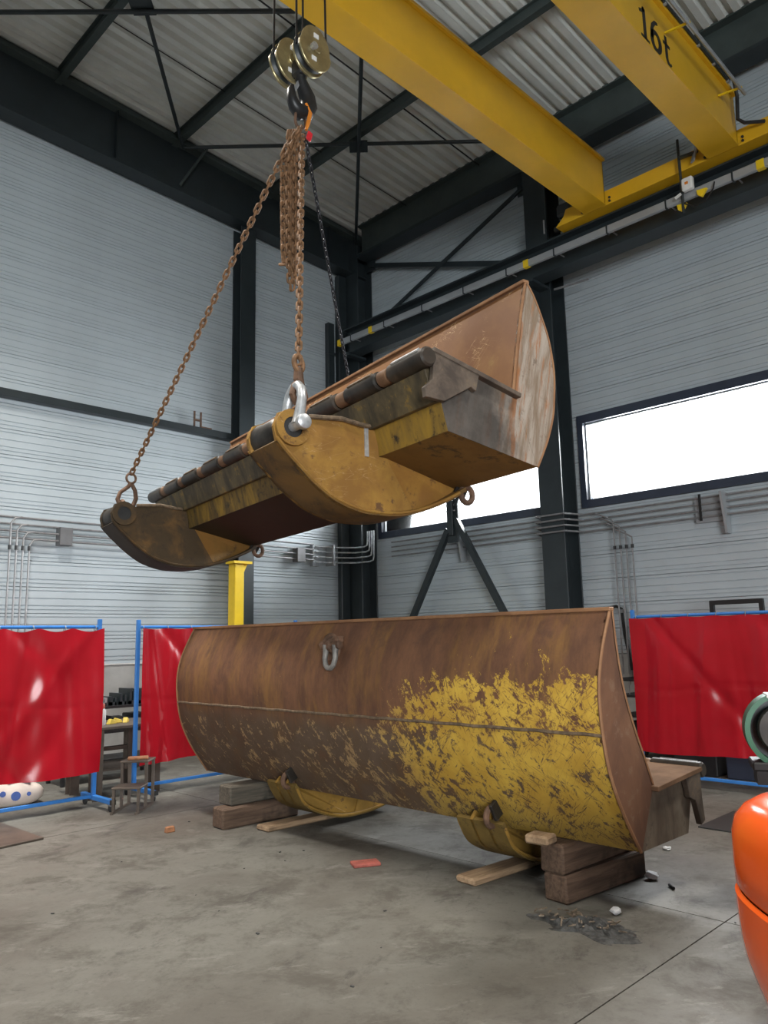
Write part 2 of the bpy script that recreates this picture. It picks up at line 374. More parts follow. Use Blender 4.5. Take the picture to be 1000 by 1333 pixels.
for r_ in range(25):
    z = Z0+r_*MOD
    for lo, hi in lb:
        if z+MOD < 10.6: panel(wl, 'x', lo, hi, z)
    for lo, hi in rb:
        if z+MOD > 9.99: continue
        if 6 <= r_ <= 9:
            cur = hi
            for a, b in WIN:
                if a > lo-.01 and b < hi+.01 or (lo < a and b < hi):
                    if cur-b > .05: panel(wr, 'y', b, cur, z)
                    cur = a
            if cur-lo > .05: panel(wr, 'y', lo, cur, z)
        else: panel(wr, 'y', lo, hi, z)
# concrete plinth units
for lo, hi in lb: MB().b2((lo+.004, YW-.04, .0), (hi-.004, YW, Z0-.012)).build('plinth_unit', 'plinth', wl, bevel=.006)
for lo, hi in rb: MB().b2((XW-.04, lo+.004, .0), (XW, hi-.004, Z0-.012)).build('plinth_unit', 'plinth', wr, bevel=.006)
MB().b2((3, YW-.055, Z0-.012), (XW, YW, Z0+.004)).build('drip_flashing', 'white', wl)
# walls behind the photographer
bk = MB().b2((X0-.25, Y0, 0), (X0, YW, 11.2)).build('wall_back', 'clad'); tag(bk, kind='structure')
m = MB(); m.b2((X0, Y0-.25, 0), (-8.2, Y0, 11.2)); m.b2((-2.6, Y0-.25, 0), (XW, Y0, 11.2)); m.b2((-8.2, Y0-.25, 5.2), (-2.6, Y0, 11.2))
sd = m.build('wall_side', 'clad'); tag(sd, kind='structure')

# windows
for i, (lo, hi) in enumerate(WIN):
    m = MB(); z0, z1 = 3.49, 4.93; xf, xb = XW-.06, XW+.12
    m.b2((xf, lo, z0), (xb, hi, z0+.12)); m.b2((xf, lo, z1-.13), (xb, hi, z1)); m.b2((xf, lo, z0+.12), (xb, lo+.09, z1-.13)); m.b2((xf, hi-.095, z0+.12), (xb, hi, z1-.13))
    wn = m.build('window_%d' % (i+1), 'frame_navy'); tag(wn, kind='structure')
    m = MB(); t = .018; x_ = XW+.02
    m.b2((x_, lo+.09, z0+.12), (x_+.03, hi-.095, z0+.12+t)); m.b2((x_, lo+.09, z1-.13-t), (x_+.03, hi-.095, z1-.13)); m.b2((x_, hi-.095-t, z0+.12), (x_+.03, hi-.095, z1-.13)); m.b2((x_, lo+.09, z0+.12), (x_+.03, lo+.09+t, z1-.13))
    m.build('glazing_bead', 'grey_alu', wn)
    MB().b2((XW+.045, lo+.09, z0+.12), (XW+.050, hi-.095, z1-.13)).build('pane', 'glass', wn)

# ------------------------------------------------------------------ roof
m = MB(); m.add([(X0-.3, Y0-.3, zroof(X0-.3)+.10), (XW+.3, Y0-.3, zroof(XW+.3)+.10), (XW+.3, YW+.3, zroof(XW+.3)+.10), (X0-.3, YW+.3, zroof(X0-.3)+.10),
       (X0-.3, Y0-.3, zroof(X0-.3)+.22), (XW+.3, Y0-.3, zroof(XW+.3)+.22), (XW+.3, YW+.3, zroof(XW+.3)+.22), (X0-.3, YW+.3, zroof(X0-.3)+.22)],
      [(0, 1, 2, 3), (4, 5, 6, 7), (0, 1, 5, 4), (1, 2, 6, 5), (2, 3, 7, 6), (3, 0, 4, 7)])
cl = m.build('ceiling', 'deck'); tag(cl, kind='structure')
# deck sheets with five trapezoid ribs each, running along X
RP = .205; prof = []
for k in range(5):
    o = k*RP; prof += [(o, 0), (o+.095, 0), (o+.125, .075), (o+.175, .075)]
prof.append((5*RP, 0)); n = len(prof)
xa, xb_ = X0, XW
vs = [(x_, p, zroof(x_)-zroof(0)+q) for x_ in (xa, xb_) for p, q in prof]
dm = MB().add(vs, [(i, i+1, n+i+1, n+i) for i in range(n-1)]).mesh('deck_sheet'); dm.materials.append(MT['deck'])
yy = YW-1.028
while yy > Y0-1.0:
    link('deck_sheet', dm, cl, (0, yy, zroof(0))); yy -= 1.028
# purlins along Y
for x_ in (7.9, 5.95, 4.0, 2.05, .1, -1.85, -3.8, -5.75, -7.7):
    zt = zroof(x_)-.012
    MB().ibeam((x_, Y0, zt-.1), (x_, 10.72, zt-.1), .20, .10, .014, .010).build('purlin', 'steel_purlin', cl)
# X bracing in the roof plane
def rod(a, b, r=.030, nm='brace_rod', par=None, dz=-.30, mat='steel_dark'):
    p, q = (V((a[0], a[1], zroof(a[0])+dz)), V((b[0], b[1], zroof(b[0])+dz)))
    return MB().tube([p, q], r, 8).build(nm, mat, par or cl)
rod((6.0, 10.5), (9.9, 6.1)); rod((9.9, 10.5), (6.0, 6.15), dz=-.36)
rod((6.0, 10.5), (2.3, 6.2)); rod((2.3, 10.4), (6.0, 6.5), dz=-.36)
for nx, ny in ((7.95, 8.33), (4.14, 8.38)):
    MB().box((nx, ny, zroof(nx)-.33), (.30, .30, .02), Matrix.Rotation(.785, 3, 'Z')).build('gusset_plate', 'steel_dark', cl, bevel=.004)
    MB().box((nx, ny, zroof(nx)-.26), (.05, .05, .15)).build('hanger', 'steel_dark', cl)
# housings made up for the added high-bay lamps
for (lx, ly, p) in ADDED_LAMPS:
    h = MB().b2((lx-.5, ly-.5, 9.02), (lx+.5, ly+.5, 9.14)).build('added_lamp_housing', 'grey_alu', cl, bevel=.02)
    MB().tube([(lx, ly, 9.14), (lx, ly, zroof(lx)+.05)], .012, 6).build('suspension_rod', 'steel_dark', h)
# thin cable/wire along the deck
MB().tube([(3.0, 7.45, zroof(3)-.03), (10.2, 7.45, zroof(10.2)-.03)], .012, 6).build('cable', 'black', cl)
MB().tube([(3.0, 9.2, zroof(3)-.03), (10.2, 9.2, zroof(10.2)-.03)], .008, 6).build('cable', 'black', cl)

# ------------------------------------------------------------------ main steel frame
# gable beam
gb = thing('gable_beam', 'deep dark green steel beam running along the top of the gable wall', 'beam', (0, 10.6, 0))
def zb(x): return 9.076-.037*(x-3.28)
def zt(x): return 10.02-.061*(x-3.13)
def slab(m, x0, x1, y0, y1, f0, f1):
    m.add([(x0, y0, f0(x0)), (x1, y0, f0(x1)), (x1, y1, f0(x1)), (x0, y1, f0(x0)), (x0, y0, f1(x0)), (x1, y0, f1(x1)), (x1, y1, f1(x1)), (x0, y1, f1(x0))],
          [(0, 1, 2, 3), (4, 5, 6, 7), (0, 1, 5, 4), (1, 2, 6, 5), (2, 3, 7, 6), (3, 0, 4, 7)]); return m
slab(MB(), X0, 10.3, .10, .14, lambda x: zb(x)+.03, zt).build('web', 'steel_dark', gb)
slab(MB(), X0, 10.3, -.03, .27, zb, lambda x: zb(x)+.03).build('flange', 'steel_dark', gb)
slab(MB(), X0, 10.3, -.05, .29, zt, lambda x: zt(x)+.03).build('flange', 'steel_purlin', gb)
slab(MB(), X0, 10.3, .05, .34, lambda x: zt(x)+.03, lambda x: zroof(x)).build('packing_strip', 'steel_purlin', gb)
for x_ in (9.3, 4.9, .5, -4): slab(MB(), x_, x_+.015, 0, .1, lambda x: zb(x)+.03, zt).build('stiffener', 'steel_dark', gb)
MB().tube([(6.40, -.22, 9.86), (6.00, -.02, 9.08)], .022, 8).build('knee_brace', 'steel_purlin', gb)

def hcol(name, label, cx, cy, bx, by, z1, axis, mats='steel_dark', tf=.024, tw=.014):
    """H column; axis = direction of its depth. base plate included"""
    t = thing(name, label, 'column', (cx, cy, 0))
    if axis == 'x':
        MB().b2((-bx/2, -by/2, 0), (-bx/2+tf, by/2, z1)).build('flange', mats, t, bevel=.003); MB().b2((bx/2-tf, -by/2, 0), (bx/2, by/2, z1)).build('flange', mats, t, bevel=.003)
        MB().b2((-bx/2+tf, -tw/2, 0), (bx/2-tf, tw/2, z1)).build('web', mats, t)
    else:
        MB().b2((-bx/2, -by/2, 0), (bx/2, -by/2+tf, z1)).build('flange', mats, t, bevel=.003); MB().b2((-bx/2, by/2-tf, 0), (bx/2, by/2, z1)).build('flange', mats, t, bevel=.003)
        MB().b2((-tw/2, -by/2+tf, 0), (tw/2, by/2-tf, z1)).build('web', mats, t)
    MB().b2((-bx/2-(.06 if cy < 10 else .004), -by/2-(.06 if cy < 10 else .004), 0), (bx/2+.004, by/2+.004, .03)).build('base_plate', mats, t)
    return t
hcol('steel_column', 'tall dark steel column on the window wall, between the two windows', 10.10, 6.30, .42, .40, 9.55, 'x')
hcol('steel_column', 'dark steel corner column where the two walls meet', 10.09, 10.66, .40, .40, 9.55, 'x')
hcol('steel_column', 'slim dark steel column standing against the gable wall behind the yellow post', 7.42, 10.77, .31, .26, 8.88, 'y')
t = thing('corner_post', 'flat dark steel post on the gable wall beside the corner column', 'post', (9.77, 10.85, 0))
MB().b2((-.11, -.08, 0), (.10, .035, 8.80)).build('post_box', 'steel_dark', t, bevel=.01); MB().b2((-.14, -.10, 0), (.10, .035, .02)).build('base_plate', 'steel_dark', t)
t = thing('cable_tray', 'dark vertical cable tray cover beside the corner column', 'cable tray', (9.5, 10.86, 6.2))
MB().b2((-.08, -.05, 0), (.08, .06, 1.55)).build('cover', 'steel_dark', t, bevel=.01)
for z_ in (.3, .9): MB().b2((-.10, -.06, z_), (.10, -.04, z_+.05)).build('strap', 'steel_dark', t)

# eave beam
t = thing('eave_beam', 'dark grey-green steel eave beam along the top of the window wall', 'beam', (10.02, 0, 9.48))
MB().ibeam((0, Y0+.2, 0), (0, 10.44, 0), .64, .28, .03, .02).build('beam', 'steel_purlin', t)
MB().b2((-.17, Y0+.2, -.385), (.14, 10.44, -.325)).build('bottom_chord', 'steel_dark', t)
# bracing on the window wall, upper bay
def brace(name, label, pts, wx, wy, cat='brace', mat='steel_dark', round_=False):
    a, b = V(pts[0]), V(pts[1]); t = thing(name, label, cat, a)
    d_ = (b-a); (MB().tube([(0, 0, 0), d_], wx/2, 10) if round_ else MB().bar((0, 0, 0), d_, wx, wy)).build('bar', mat, t)
    for q in (V((0, 0, 0)), d_): MB().box(q+V((.03, 0, 0)), (.02, .22, .22)).build('gusset_plate', mat, t)
    return t
brace('diagonal_brace', 'dark flat brace descending from the corner column under the eave', [(10.14, 10.34, 9.0), (10.14, 6.62, 7.64)], .05, .09)
brace('diagonal_brace', 'thin dark brace rising from the corner to the tall column top', [(10.06, 10.3, 7.58), (10.06, 6.62, 8.95)], .04, .06)
# chevron bracing, lower bay
t = thing('chevron_brace', 'dark steel inverted V brace below the window between the columns', 'brace', (10.0, 8.33, 3.2))
MB().box((0, -.01, .36), (.03, .24, .74)).build('gusset_plate', 'steel_dark', t, bevel=.004)
MB().box((-.02, -.01, .40), (.10, .10, .60)).build('stem', 'steel_dark', t, bevel=.004)
MB().bar((0, .09, .22), (0, 1.95, -2.84), .08, .10).build('leg', 'steel_dark', t); MB().bar((0, -.05, .42), (0, -1.68, -2.43), .08, .10).build('leg', 'steel_dark', t)
for yy_ in (-.09, .07):
    for zz_ in (.52, .62): MB().lathe([(.014, -.03), (.014, 0)], (-.025, yy_, zz_), 'x', 8).build('bolt', 'galv', t)
MB().tube([(-.03, -.09, .6), (-.05, -.2, .78), (-.05, -.27, 1.0)], .03, 8).build('tie_rod', 'steel_dark', t)

# girt on the gable wall
t = thing('wall_girt', 'dark horizontal steel rail across the gable wall', 'rail', (0, 10.82, 5.0))
MB().b2((X0, -.04, -.01), (7.26, .10, .10)).build('rail', 'steel_dark', t, bevel=.004)
t = thing('wall_hook', 'small H shaped bracket standing on the gable wall rail', 'bracket', (6.55, 10.80, 5.10))
for o in (-.06, .06): MB().b2((o-.012, -.012, 0), (o+.012, .012, .26)).build('upright', 'rust_lug', t)
MB().b2((-.06, -.012, .10), (.06, .012, .13)).build('crossbar', 'rust_lug', t); MB().b2((.06, -.02, 0), (.26, .02, .02)).build('foot', 'rust_lug', t)

# yellow jib post
t = thing('yellow_post', 'slender bright yellow steel post in front of the gable wall column', 'post', (6.94, 10.22, 0))
MB().b2((-.09, -.09, .02), (.09, .09, 2.82)).build('post_box', 'yellow_post', t, bevel=.012); MB().b2((-.16, -.16, 0), (.16, .16, .02)).build('base_plate', 'yellow_post', t)
MB().b2((-.12, -.12, 2.82), (.22, .12, 2.86)).build('top_plate', 'yellow_post', t); MB().xz([(.09, 2.60), (.20, 2.82), (.09, 2.82)], -.01, .01).build('gusset_plate', 'yellow_post', t)

# ------------------------------------------------------------------ crane runway
t = thing('crane_runway_beam', 'dark steel crane runway beam along the window wall under the yellow end carriage', 'beam', (9.60, 0, 7.2))
MB().ibeam((0, Y0+.2, .02), (0, 10.40, .02), .50, .30, .028, .018).build('beam', 'steel_dark', t)
MB().b2((-.03, Y0+.2, .27), (.03, 10.3, .305)).build('rail', 'steel_dark', t)
for yc in (6.3, 2.0):
    MB().b2((-.15, yc-.18, -.27), (.30, yc+.18, -.23)).build('bracket', 'steel_dark', t); MB().xz([(.28, -.9), (.28, -.27), (-.12, -.27)], yc-.012, yc+.012).build('bracket_web', 'steel_dark', t)
MB().b2((-.15, 10.26, -.27), (.30, 10.40, -.23)).build('bracket', 'steel_dark', t)
MB().tube([(.25, 6.0, -.33), (.33, 5.45, -.33)], .018, 6).build('stub_pipe', 'galv', t)
t = thing('conductor_rail', 'long grey enclosed conductor rail with yellow joints beside the runway beam', 'conductor rail', (9.27, 0, 7.07))
MB().b2((-.03, -4, 0), (.03, 10.35, .105)).build('rail', 'grey_alu', t, bevel=.008)
for yc in (10.30, 9.46, 6.09, 2.72): MB().b2((-.036, yc-.045, -.004), (.036, yc+.045, .109)).build('joint_cover', 'yellow_post', t)
for yc in (9.98, 9.11, 8.2, 7.3, 6.45, 5.6, 4.75, 3.9, 3.05, 2.2):
    MB().b2((-.036, yc-.010, -.012), (.036, yc+.010, .118)).build('clip', 'steel_dark', t); MB().b2((.03, yc-.05, .02), (.18, yc-.035, .035)).build('bracket_arm', 'galv', t)

# ------------------------------------------------------------------ overhead crane
cr = thing('overhead_crane', 'yellow double girder overhead travelling crane marked 16t under the roof', 'crane', (0, 0, 7.5))
def girder(y0, y1):
    m = MB(); m.b2((X0+1, y0, 0), (9.28, y1, .02)); m.b2((X0+1, y0+.012, .02), (9.28, y0+.03, .66)); m.b2((X0+1, y1-.03, .02), (9.28, y1-.012, .66)); m.b2((X0+1, y0-.03, .66), (9.28, y1+.03, .70)); m.b2((9.26, y0+.012, .02), (9.28, y1-.012, .66))
    return m.build('girder', 'crane', cr, bevel=.003)
g1 = girder(4.75, 5.09); g2 = girder(2.945, 3.33)
for x_ in (5.75, 8.2): MB().b2((x_, 4.752, -.001), (x_+.012, 5.088, -.0015)).build('splice_weld', 'crane', g1)
MB().b2((X0+1, 3.0, .70), (9.0, 3.06, .745)).build('trolley_rail', 'steel_dark', g2); MB().b2((X0+1, 4.9, .70), (9.0, 4.96, .745)).build('trolley_rail', 'steel_dark', g1)
# end carriage on the runway
EC = [(5.58, .0), (5.44, .02), (5.40, .25), (2.10, .25), (2.0, .02), (1.90, 0)]
m = MB().prism([(5.58, .02), (5.50, .02), (1.9, .02), (1.9, .235), (5.40, .235), (5.44, .14)], lambda a, b: (9.30, a, b-.01), lambda a, b: (9.74, a, b-.01))
ec = m.build('end_carriage', 'crane', cr, bevel=.004)
MB().lathe([(.13, -.06), (.15, -.05), (.15, .05), (.13, .06)], (9.60, 5.40, .155), 'x', 18).build('wheel', 'steel_dark', ec, True)
MB().lathe([(.05, 0), (.055, .1), (.04, .16)], (9.5, 5.55, .10), 'y', 14).build('buffer', 'rubber', ec, True)
MB().b2((9.36, 5.36, .20), (9.66, 5.60, .40)).build('drive_motor', 'steel_dark', ec, bevel=.03)
MB().tube([(9.34, 5.80, .02), (9.34, 5.80, .24)], .012, 6).build('limit_rod', 'galv', ec)
for yg in (4.70, 5.13, 2.90, 3.37):
    for zz_ in (.05, .10): MB().lathe([(.016, -.02), (.016, .0)], (9.30, yg, zz_), 'x', 8).build('bolt', 'steel_dark', ec)
# far side carriage
MB().b2((X0+.6, 1.9, .01), (X0+1.0, 5.58, .235)).build('end_carriage', 'crane', cr, bevel=.004)
# pick-up arm for the conductor rail
pk = MB().tube([(9.2, 3.66, .40), (9.2, 3.66, -.62)], .018, 6).build('collector_arm', 'steel_dark', cr)
MB().bar((9.2, 3.66, .14), (9.30, 3.45, .18), .05, .03).build('support', 'steel_purlin', pk); MB().bar((9.22, 3.50, .02), (9.30, 3.45, .3), .06, .02).build('stay', 'grey_alu', pk)
MB().b2((9.14, 3.50, -.36), (9.22, 3.64, -.19)).build('junction_box', 'white', pk, bevel=.015); MB().b2((9.13, 3.55, -.29), (9.141, 3.59, -.26)).build('switch', 'orange_strap', pk)
MB().tube([(9.17, 3.66, -.37), (9.17, 3.74, -.40)], .02, 6).build('lever', 'white', pk)
for yc, zc in ((3.42, -.44), (3.68, -.53)): MB().prism([(-.07, .03), (.06, .05), (.05, -.02), (0, -.06)], lambda a, b: (9.20, yc+a, zc+b), lambda a, b: (9.24, yc+a, zc+b)).build('collector_shoe', 'yellow_post', pk)
MB().tube([(9.2, 3.64, -.50), (9.2, 3.52, -.60), (9.2, 3.38, -.58), (9.2, 3.27, -.46), (9.2, 3.25, -.38)], .010, 6).build('loop_cable', 'black', pk)
# festoon and conduits on the near side of girder with lettering
fe = MB().tube([(X0+1, 2.90, .70), (8.95, 2.90, .70)], .018, 6).build('festoon_track', 'steel_dark', cr)
for k in range(9): MB().b2((5.6+k*.42, 2.885, .67), (5.63+k*.42, 2.915, .70)).build('trolley', 'grey_alu', fe)
MB().tube([(9.0, 2.84, .70), (9.06, 2.84, .5), (9.06, 2.86, .20), (9.10, 2.80, .14), (9.25, 2.62, .14)], .022, 6).build('cable_hose', 'black', fe)
hr = MB().tube([(X0+1, 2.70, .362), (8.9, 2.70, .362)], .020, 6).build('festoon_rail', 'grey_alu', cr)
for x_ in (7.35, 8.75): MB().bar((x_, 2.95, .40), (x_, 2.68, .362), .02, .02).build('outrigger', 'yellow_post', hr)
# lettering 16t : slab-serif figures, built as thin solids on the web
def ribbon(m, pts, wid, y):
    """stroke of varying width in the XZ plane"""
    n = len(pts); Lp, Rp = [], []
    for i, (a, b) in enumerate(pts):
        p, q = pts[max(i-1, 0)], pts[min(i+1, n-1)]; t = V((q[0]-p[0], q[1]-p[1])).normalized(); nn = V((-t.y, t.x)); w_ = (wid[i] if isinstance(wid, (list, tuple)) else wid)/2
        Lp.append((a+nn.x*w_, b+nn.y*w_)); Rp.append((a-nn.x*w_, b-nn.y*w_))
    for i in range(n-1): m.prism([Lp[i], Lp[i+1], Rp[i+1], Rp[i]], lambda a, b: (a, y, b), lambda a, b: (a, y-.004, b))
    return m
ly = 2.957
m = MB(); ox, oz = 6.80, .04
ribbon(m, [(ox+.07, oz), (ox+.07, oz+.36)], .062, ly); ribbon(m, [(ox-.02, oz+.012), (ox+.16, oz+.012)], .03, ly); ribbon(m, [(ox-.03, oz+.29), (ox+.03, oz+.31), (ox+.08, oz+.36)], [.03, .04, .05], ly)
m.build('numeral_one', 'black', g2)
m = MB(); ox = 7.02; c6 = (ox+.10, oz+.12)
ribbon(m, arcpts(c6, .092, 0, 2*PI, 20, lambda a, b: (a, c6[1]+(b-c6[1])*1.12)), [.05+.022*abs(math.cos(2*PI*i/20)) for i in range(21)], ly)
ribbon(m, [(ox+.010, oz+.12), (ox+.012, oz+.20), (ox+.04, oz+.28), (ox+.10, oz+.345), (ox+.16, oz+.36)], [.06, .06, .055, .045, .03], ly)
m.build('numeral_six', 'black', g2)
m = MB(); ox = 7.30
ribbon(m, [(ox+.06, oz+.33), (ox+.06, oz+.07), (ox+.085, oz+.022), (ox+.13, oz+.014), (ox+.165, oz+.04)], [.05, .062, .055, .04, .025], ly); ribbon(m, [(ox-.01, oz+.232), (ox+.15, oz+.232)], .035, ly)
m.build('letter_t', 'black', g2)
# trolley between the girders, above the frame
tro = MB().b2((3.0, 2.95, .76), (4.4, 5.05, .90)).build('trolley_frame', 'crane', cr, bevel=.01)
MB().lathe([(.2, -.5), (.22, -.48), (.22, .48), (.2, .5)], (3.64, 4.3, 1.15), 'x', 20).build('rope_drum', 'steel_dark', tro, True)

# ------------------------------------------------------------------ hook block
HX, HY, HZ = 3.63, 4.49, 6.40
hb = thing('hook_block', 'crane hook block with two brass coloured sheave housings and black hook', 'hook block', (HX, HY, HZ))
def disc(cy, name='sheave_housing', dx=0, dz=0):
    # egg-shaped side plates with a grooved sheave between them
    prof = [(.17*math.sin(a)*(1 if math.cos(a) < 0 else .9), .0+.20*math.cos(a)) for a in [2*PI*i/28 for i in range(28)]]
    s_ = None
    for y_, th in ((cy-.055, .022), (cy+.033, .022)):
        o = MB().prism(prof, lambda a, b: (a+dx, y_, b+dz), lambda a, b: (a+dx, y_+th, b+dz)).build(name, 'brass', hb, bevel=.004); s_ = s_ or o
    MB().lathe([(.165, -.033), (.145, -.012), (.145, .012), (.165, .033)], (dx, cy, dz), 'y', 28).build('sheave', 'steel_dark', hb, True)
    MB().lathe([(.045, -.075), (.05, -.07), (.05, -.05)], (dx, cy, dz), 'y', 16).build('pin_cap', 'brass', s_, True)
    for a in (.0, 3.4): MB().box((dx+.0+.09*math.sin(a), cy-.058, dz+.11*math.cos(a)), (.05, .006, .04)).build('plate_sticker', 'white', s_)
disc(.11, dx=-.035, dz=-.01); disc(-.11, dx=.035, dz=.01)
MB().lathe([(.03, -.2), (.03, .2)], (0, 0, 0), 'y', 12).build('axle', 'bare', hb, True)
MB().box((0, 0, -.10), (.10, .14, .16)).build('swivel_housing', 'hook', hb, bevel=.02)
MB().lathe([(.028, 0), (.035, .01), (.035, .05), (.028, .06)], (0, -.09, -.02), 'z', 14).build('grease_fitting', 'bare', hb, True)
hk = [(0, 0, -.14), (.005, 0, -.20), (.035, 0, -.26), (.075, 0, -.33), (.088, 0, -.41), (.06, 0, -.475), (0, 0, -.505), (-.06, 0, -.475), (-.088, 0, -.42), (-.095, 0, -.35), (-.085, 0, -.30)]
MB().tube(hk, [.045, .047, .056, .068, .074, .072, .066, .056, .045, .034, .018], 10).build('hook', 'hook', hb, True)
MB().bar((.0, 0, -.20), (-.075, 0, -.36), .03, .02, (0, 1, 0)).build('safety_latch', 'bare', hb)
for rx, ry in ((-.19, .11), (.12, .11), (-.125, -.11), (.19, -.11)): MB().tube([(rx, ry, 0), (rx*.95, ry*.9, 1.85)], .010, 6).build('wire_rope', 'black', hb)

# ------------------------------------------------------------------ chains
def link_mesh(name, inner, wid, r, mat, n=14, k=6):
    """stadium link lying along local Z"""
    s_ = inner/2-wid/2+r; R = wid/2-r; pts = []
    h = n//2
    for i in range(h+1): a = PI*i/h; pts.append((R*math.cos(a), 0, s_+R*math.sin(a)))
    for i in range(h+1): a = PI+PI*i/h; pts.append((R*math.cos(a), 0, -s_+R*math.sin(a)))
    me = MB().tube(pts, r, k, closed=True).mesh(name, True); me.materials.append(MT[mat]); return me
LK = link_mesh('link', .086, .054, .0092, 'chain_rust'); LKB = link_mesh('link', .052, .036, .0062, 'chain_black')
def chain(par, path, pitch, me, org, roll=.6):
    """links along a polyline given in world space, children of par placed relative to org"""
    path = [V(p) for p in path]; acc = 0.; seg = 0; i = 0; tot = sum((b-a).length for a, b in zip(path, path[1:])); N = max(1, int(tot/pitch))
    def at(s):
        for a, b in zip(path, path[1:]):
            l = (b-a).length
            if s <= l or b is path[-1]: return a+(b-a)*(min(s, l)/l), (b-a).normalized()
            s -= l
    for i in range(N):
        p, t = at((i+.5)*tot/N); q = t.to_track_quat('Z', 'Y')
        o = link('link', me, par); R = q.to_matrix() @ Matrix.Rotation(roll+(PI/2)*(i % 2)+random.uniform(-.12, .12), 3, 'Z')
        mm = R.to_4x4(); mm.translation = p-V(org); o.matrix_local = mm

# upper bucket frame (a, w, b): measured pose of the load on the hook
P0 = V((4.1702, 2.7420, 2.6792)); dd = V((.16687, .98588, -.01433)).normalized(); e1 = dd.cross(V((0, 0, 1))).normalized(); e2 = e1.cross(dd)
MU = Matrix((e1, dd, e2)).transposed().to_4x4(); MU.translation = P0
def UB(a, w_, b): return P0+e1*a+dd*w_+e2*b
hookc = V((HX+.0, HY, HZ-.46))
eyeN = UB(-1.40, .875, .245); eyeF = UB(-1.40, 4.275, .215); lugB = UB(.26, 2.5, .93)

# the three slings share a master link on the hook
ms = thing('master_link', 'steel master link with orange strap and red tag hanging on the crane hook', 'master link', hookc)
MB().tube([(.0+.05*math.cos(2*PI*i/20), .0+.012*math.sin(4*PI*i/20), -.09+.10*math.sin(2*PI*i/20)) for i in range(20)], .012, 8, closed=True).build('ring', 'rust_lug', ms, True)
MB().tube([(.02, -.05, .02), (.055, -.06, -.06), (.04, -.05, -.15), (.02, -.05, -.22)], [.012, .018, .018, .012], 8).build('strap', 'orange_strap', ms, True)
MB().box((.045, -.06, -.27), (.05, .02, .09), Matrix.Rotation(.3, 3, 'Y')).build('load_tag', 'red_tag', ms, bevel=.008)
top = hookc+V((-.03, 0, -.20))

def shackle(name, label, pos, axis, up, sz, mat, matpin, parent_mat=None):
    """bow shackle: pin along axis, bow rising along up"""
    ax_ = V(axis).normalized(); u_ = (V(up)-ax_*V(up).dot(ax_)).normalized(); nn = u_.cross(ax_)
    Mx = Matrix((ax_, nn, u_)).transposed().to_4x4(); Mx.translation = pos
    t = thing(name, label, 'shackle', matrix=Mx)
    w_, h_, r_ = sz; pts = [(-w_, 0, 0), (-w_, 0, h_*.30), (-w_*1.12, 0, h_*.62), (-w_*.85, 0, h_*.9), (-w_*.35, 0, h_*1.04), (w_*.35, 0, h_*1.04), (w_*.85, 0, h_*.9), (w_*1.12, 0, h_*.62), (w_, 0, h_*.30), (w_, 0, 0)]
    MB().tube(pts, [r_*1.5, r_*1.1]+[r_]*6+[r_*1.1, r_*1.5], 10).build('bow', mat, t, True)
    MB().lathe([(r_*1.05, -w_-r_*1.8), (r_*1.05, w_+r_*1.8)], (0, 0, 0), 'x', 12).build('pin', matpin, t, True)
    MB().lathe([(r_*1.55, 0), (r_*1.55, r_*1.3)], (w_+r_*1.3, 0, 0), 'x', 6).build('nut', matpin, t); MB().lathe([(r_*1.0, -r_*1.5), (r_*1.5, -r_*1.2), (r_*1.5, 0)], (-w_-r_*1.3, 0, 0), 'x', 14).build('pin_head', matpin, t, True)
    return t

# sling to the far arm
a0 = top+V((-.10, .02, -.22)); b0 = eyeF+V((.075, -.065, .455))
t = thing('chain_sling', 'long rusty chain running down left to the far lifting eye', 'chain', b0)
chain(t, [a0, b0], .0625, LK, b0)
MB().tube([(.05*math.cos(2*PI*i/16), .0, -.045+.05*math.sin(2*PI*i/16)) for i in range(16)], .012, 8, closed=True).build('end_ring', 'rust_lug', t, True)
hkp = [(.0, 0, -.09), (-.02, 0, -.13), (-.085, 0, -.19), (-.105, 0, -.26), (-.085, 0, -.32), (-.03, 0, -.345), (.025, 0, -.32), (.045, 0, -.25), (.035, 0, -.17), (.01, 0, -.11)]
MB().tube([(p[0], -.6*p[0], p[2]) for p in hkp], [.022, .02, .02, .022, .024, .024, .024, .022, .02, .02], 8).build('sling_hook', 'rust_lug', t, True)
shackle('bow_shackle', 'dark worn shackle pinned in the far lifting eye', eyeF+V((0, 0, .02)), dd, V((0.1, 0, 1)), (.085, .15, .022), 'rust_lug', 'rust_lug')
# sling to the near arm
b1 = UB(-1.395, .70, .245)+V((.03, .0, .42)); a1 = top+V((.04, -.01, -.05))
t = thing('chain_sling', 'rusty chain hanging straight down to the silver shackle', 'chain', b1)
chain(t, [a1, b1], .0625, LK, b1, .2)
MB().tube([(.035*math.cos(2*PI*i/16), .035*math.sin(2*PI*i/16)*.3, .0+.055*math.sin(2*PI*i/16)) for i in range(16)], .016, 8, closed=True).build('shortening_hook', 'chain_rust', t, True)
MB().tube([(0, 0, -.03), (.0, .0, -.10), (.03, 0, -.15)], [.028, .034, .02], 8).build('hook_shank', 'rust_lug', t, True)
MB().tube([(.02, 0, -.10), (-.035, 0, -.15), (-.05, 0, -.21), (-.02, 0, -.26), (.03, 0, -.255), (.055, 0, -.21), (.05, 0, -.16)], [.02, .02, .021, .022, .022, .02, .012], 8).build('sling_hook', 'rust_lug', t, True)
shackle('bow_shackle', 'large silver galvanised shackle on the near lifting eye', UB(-1.42, .69, .237), dd, V((.12, 0, 1)), (.085, .26, .031), 'bare', 'bare')
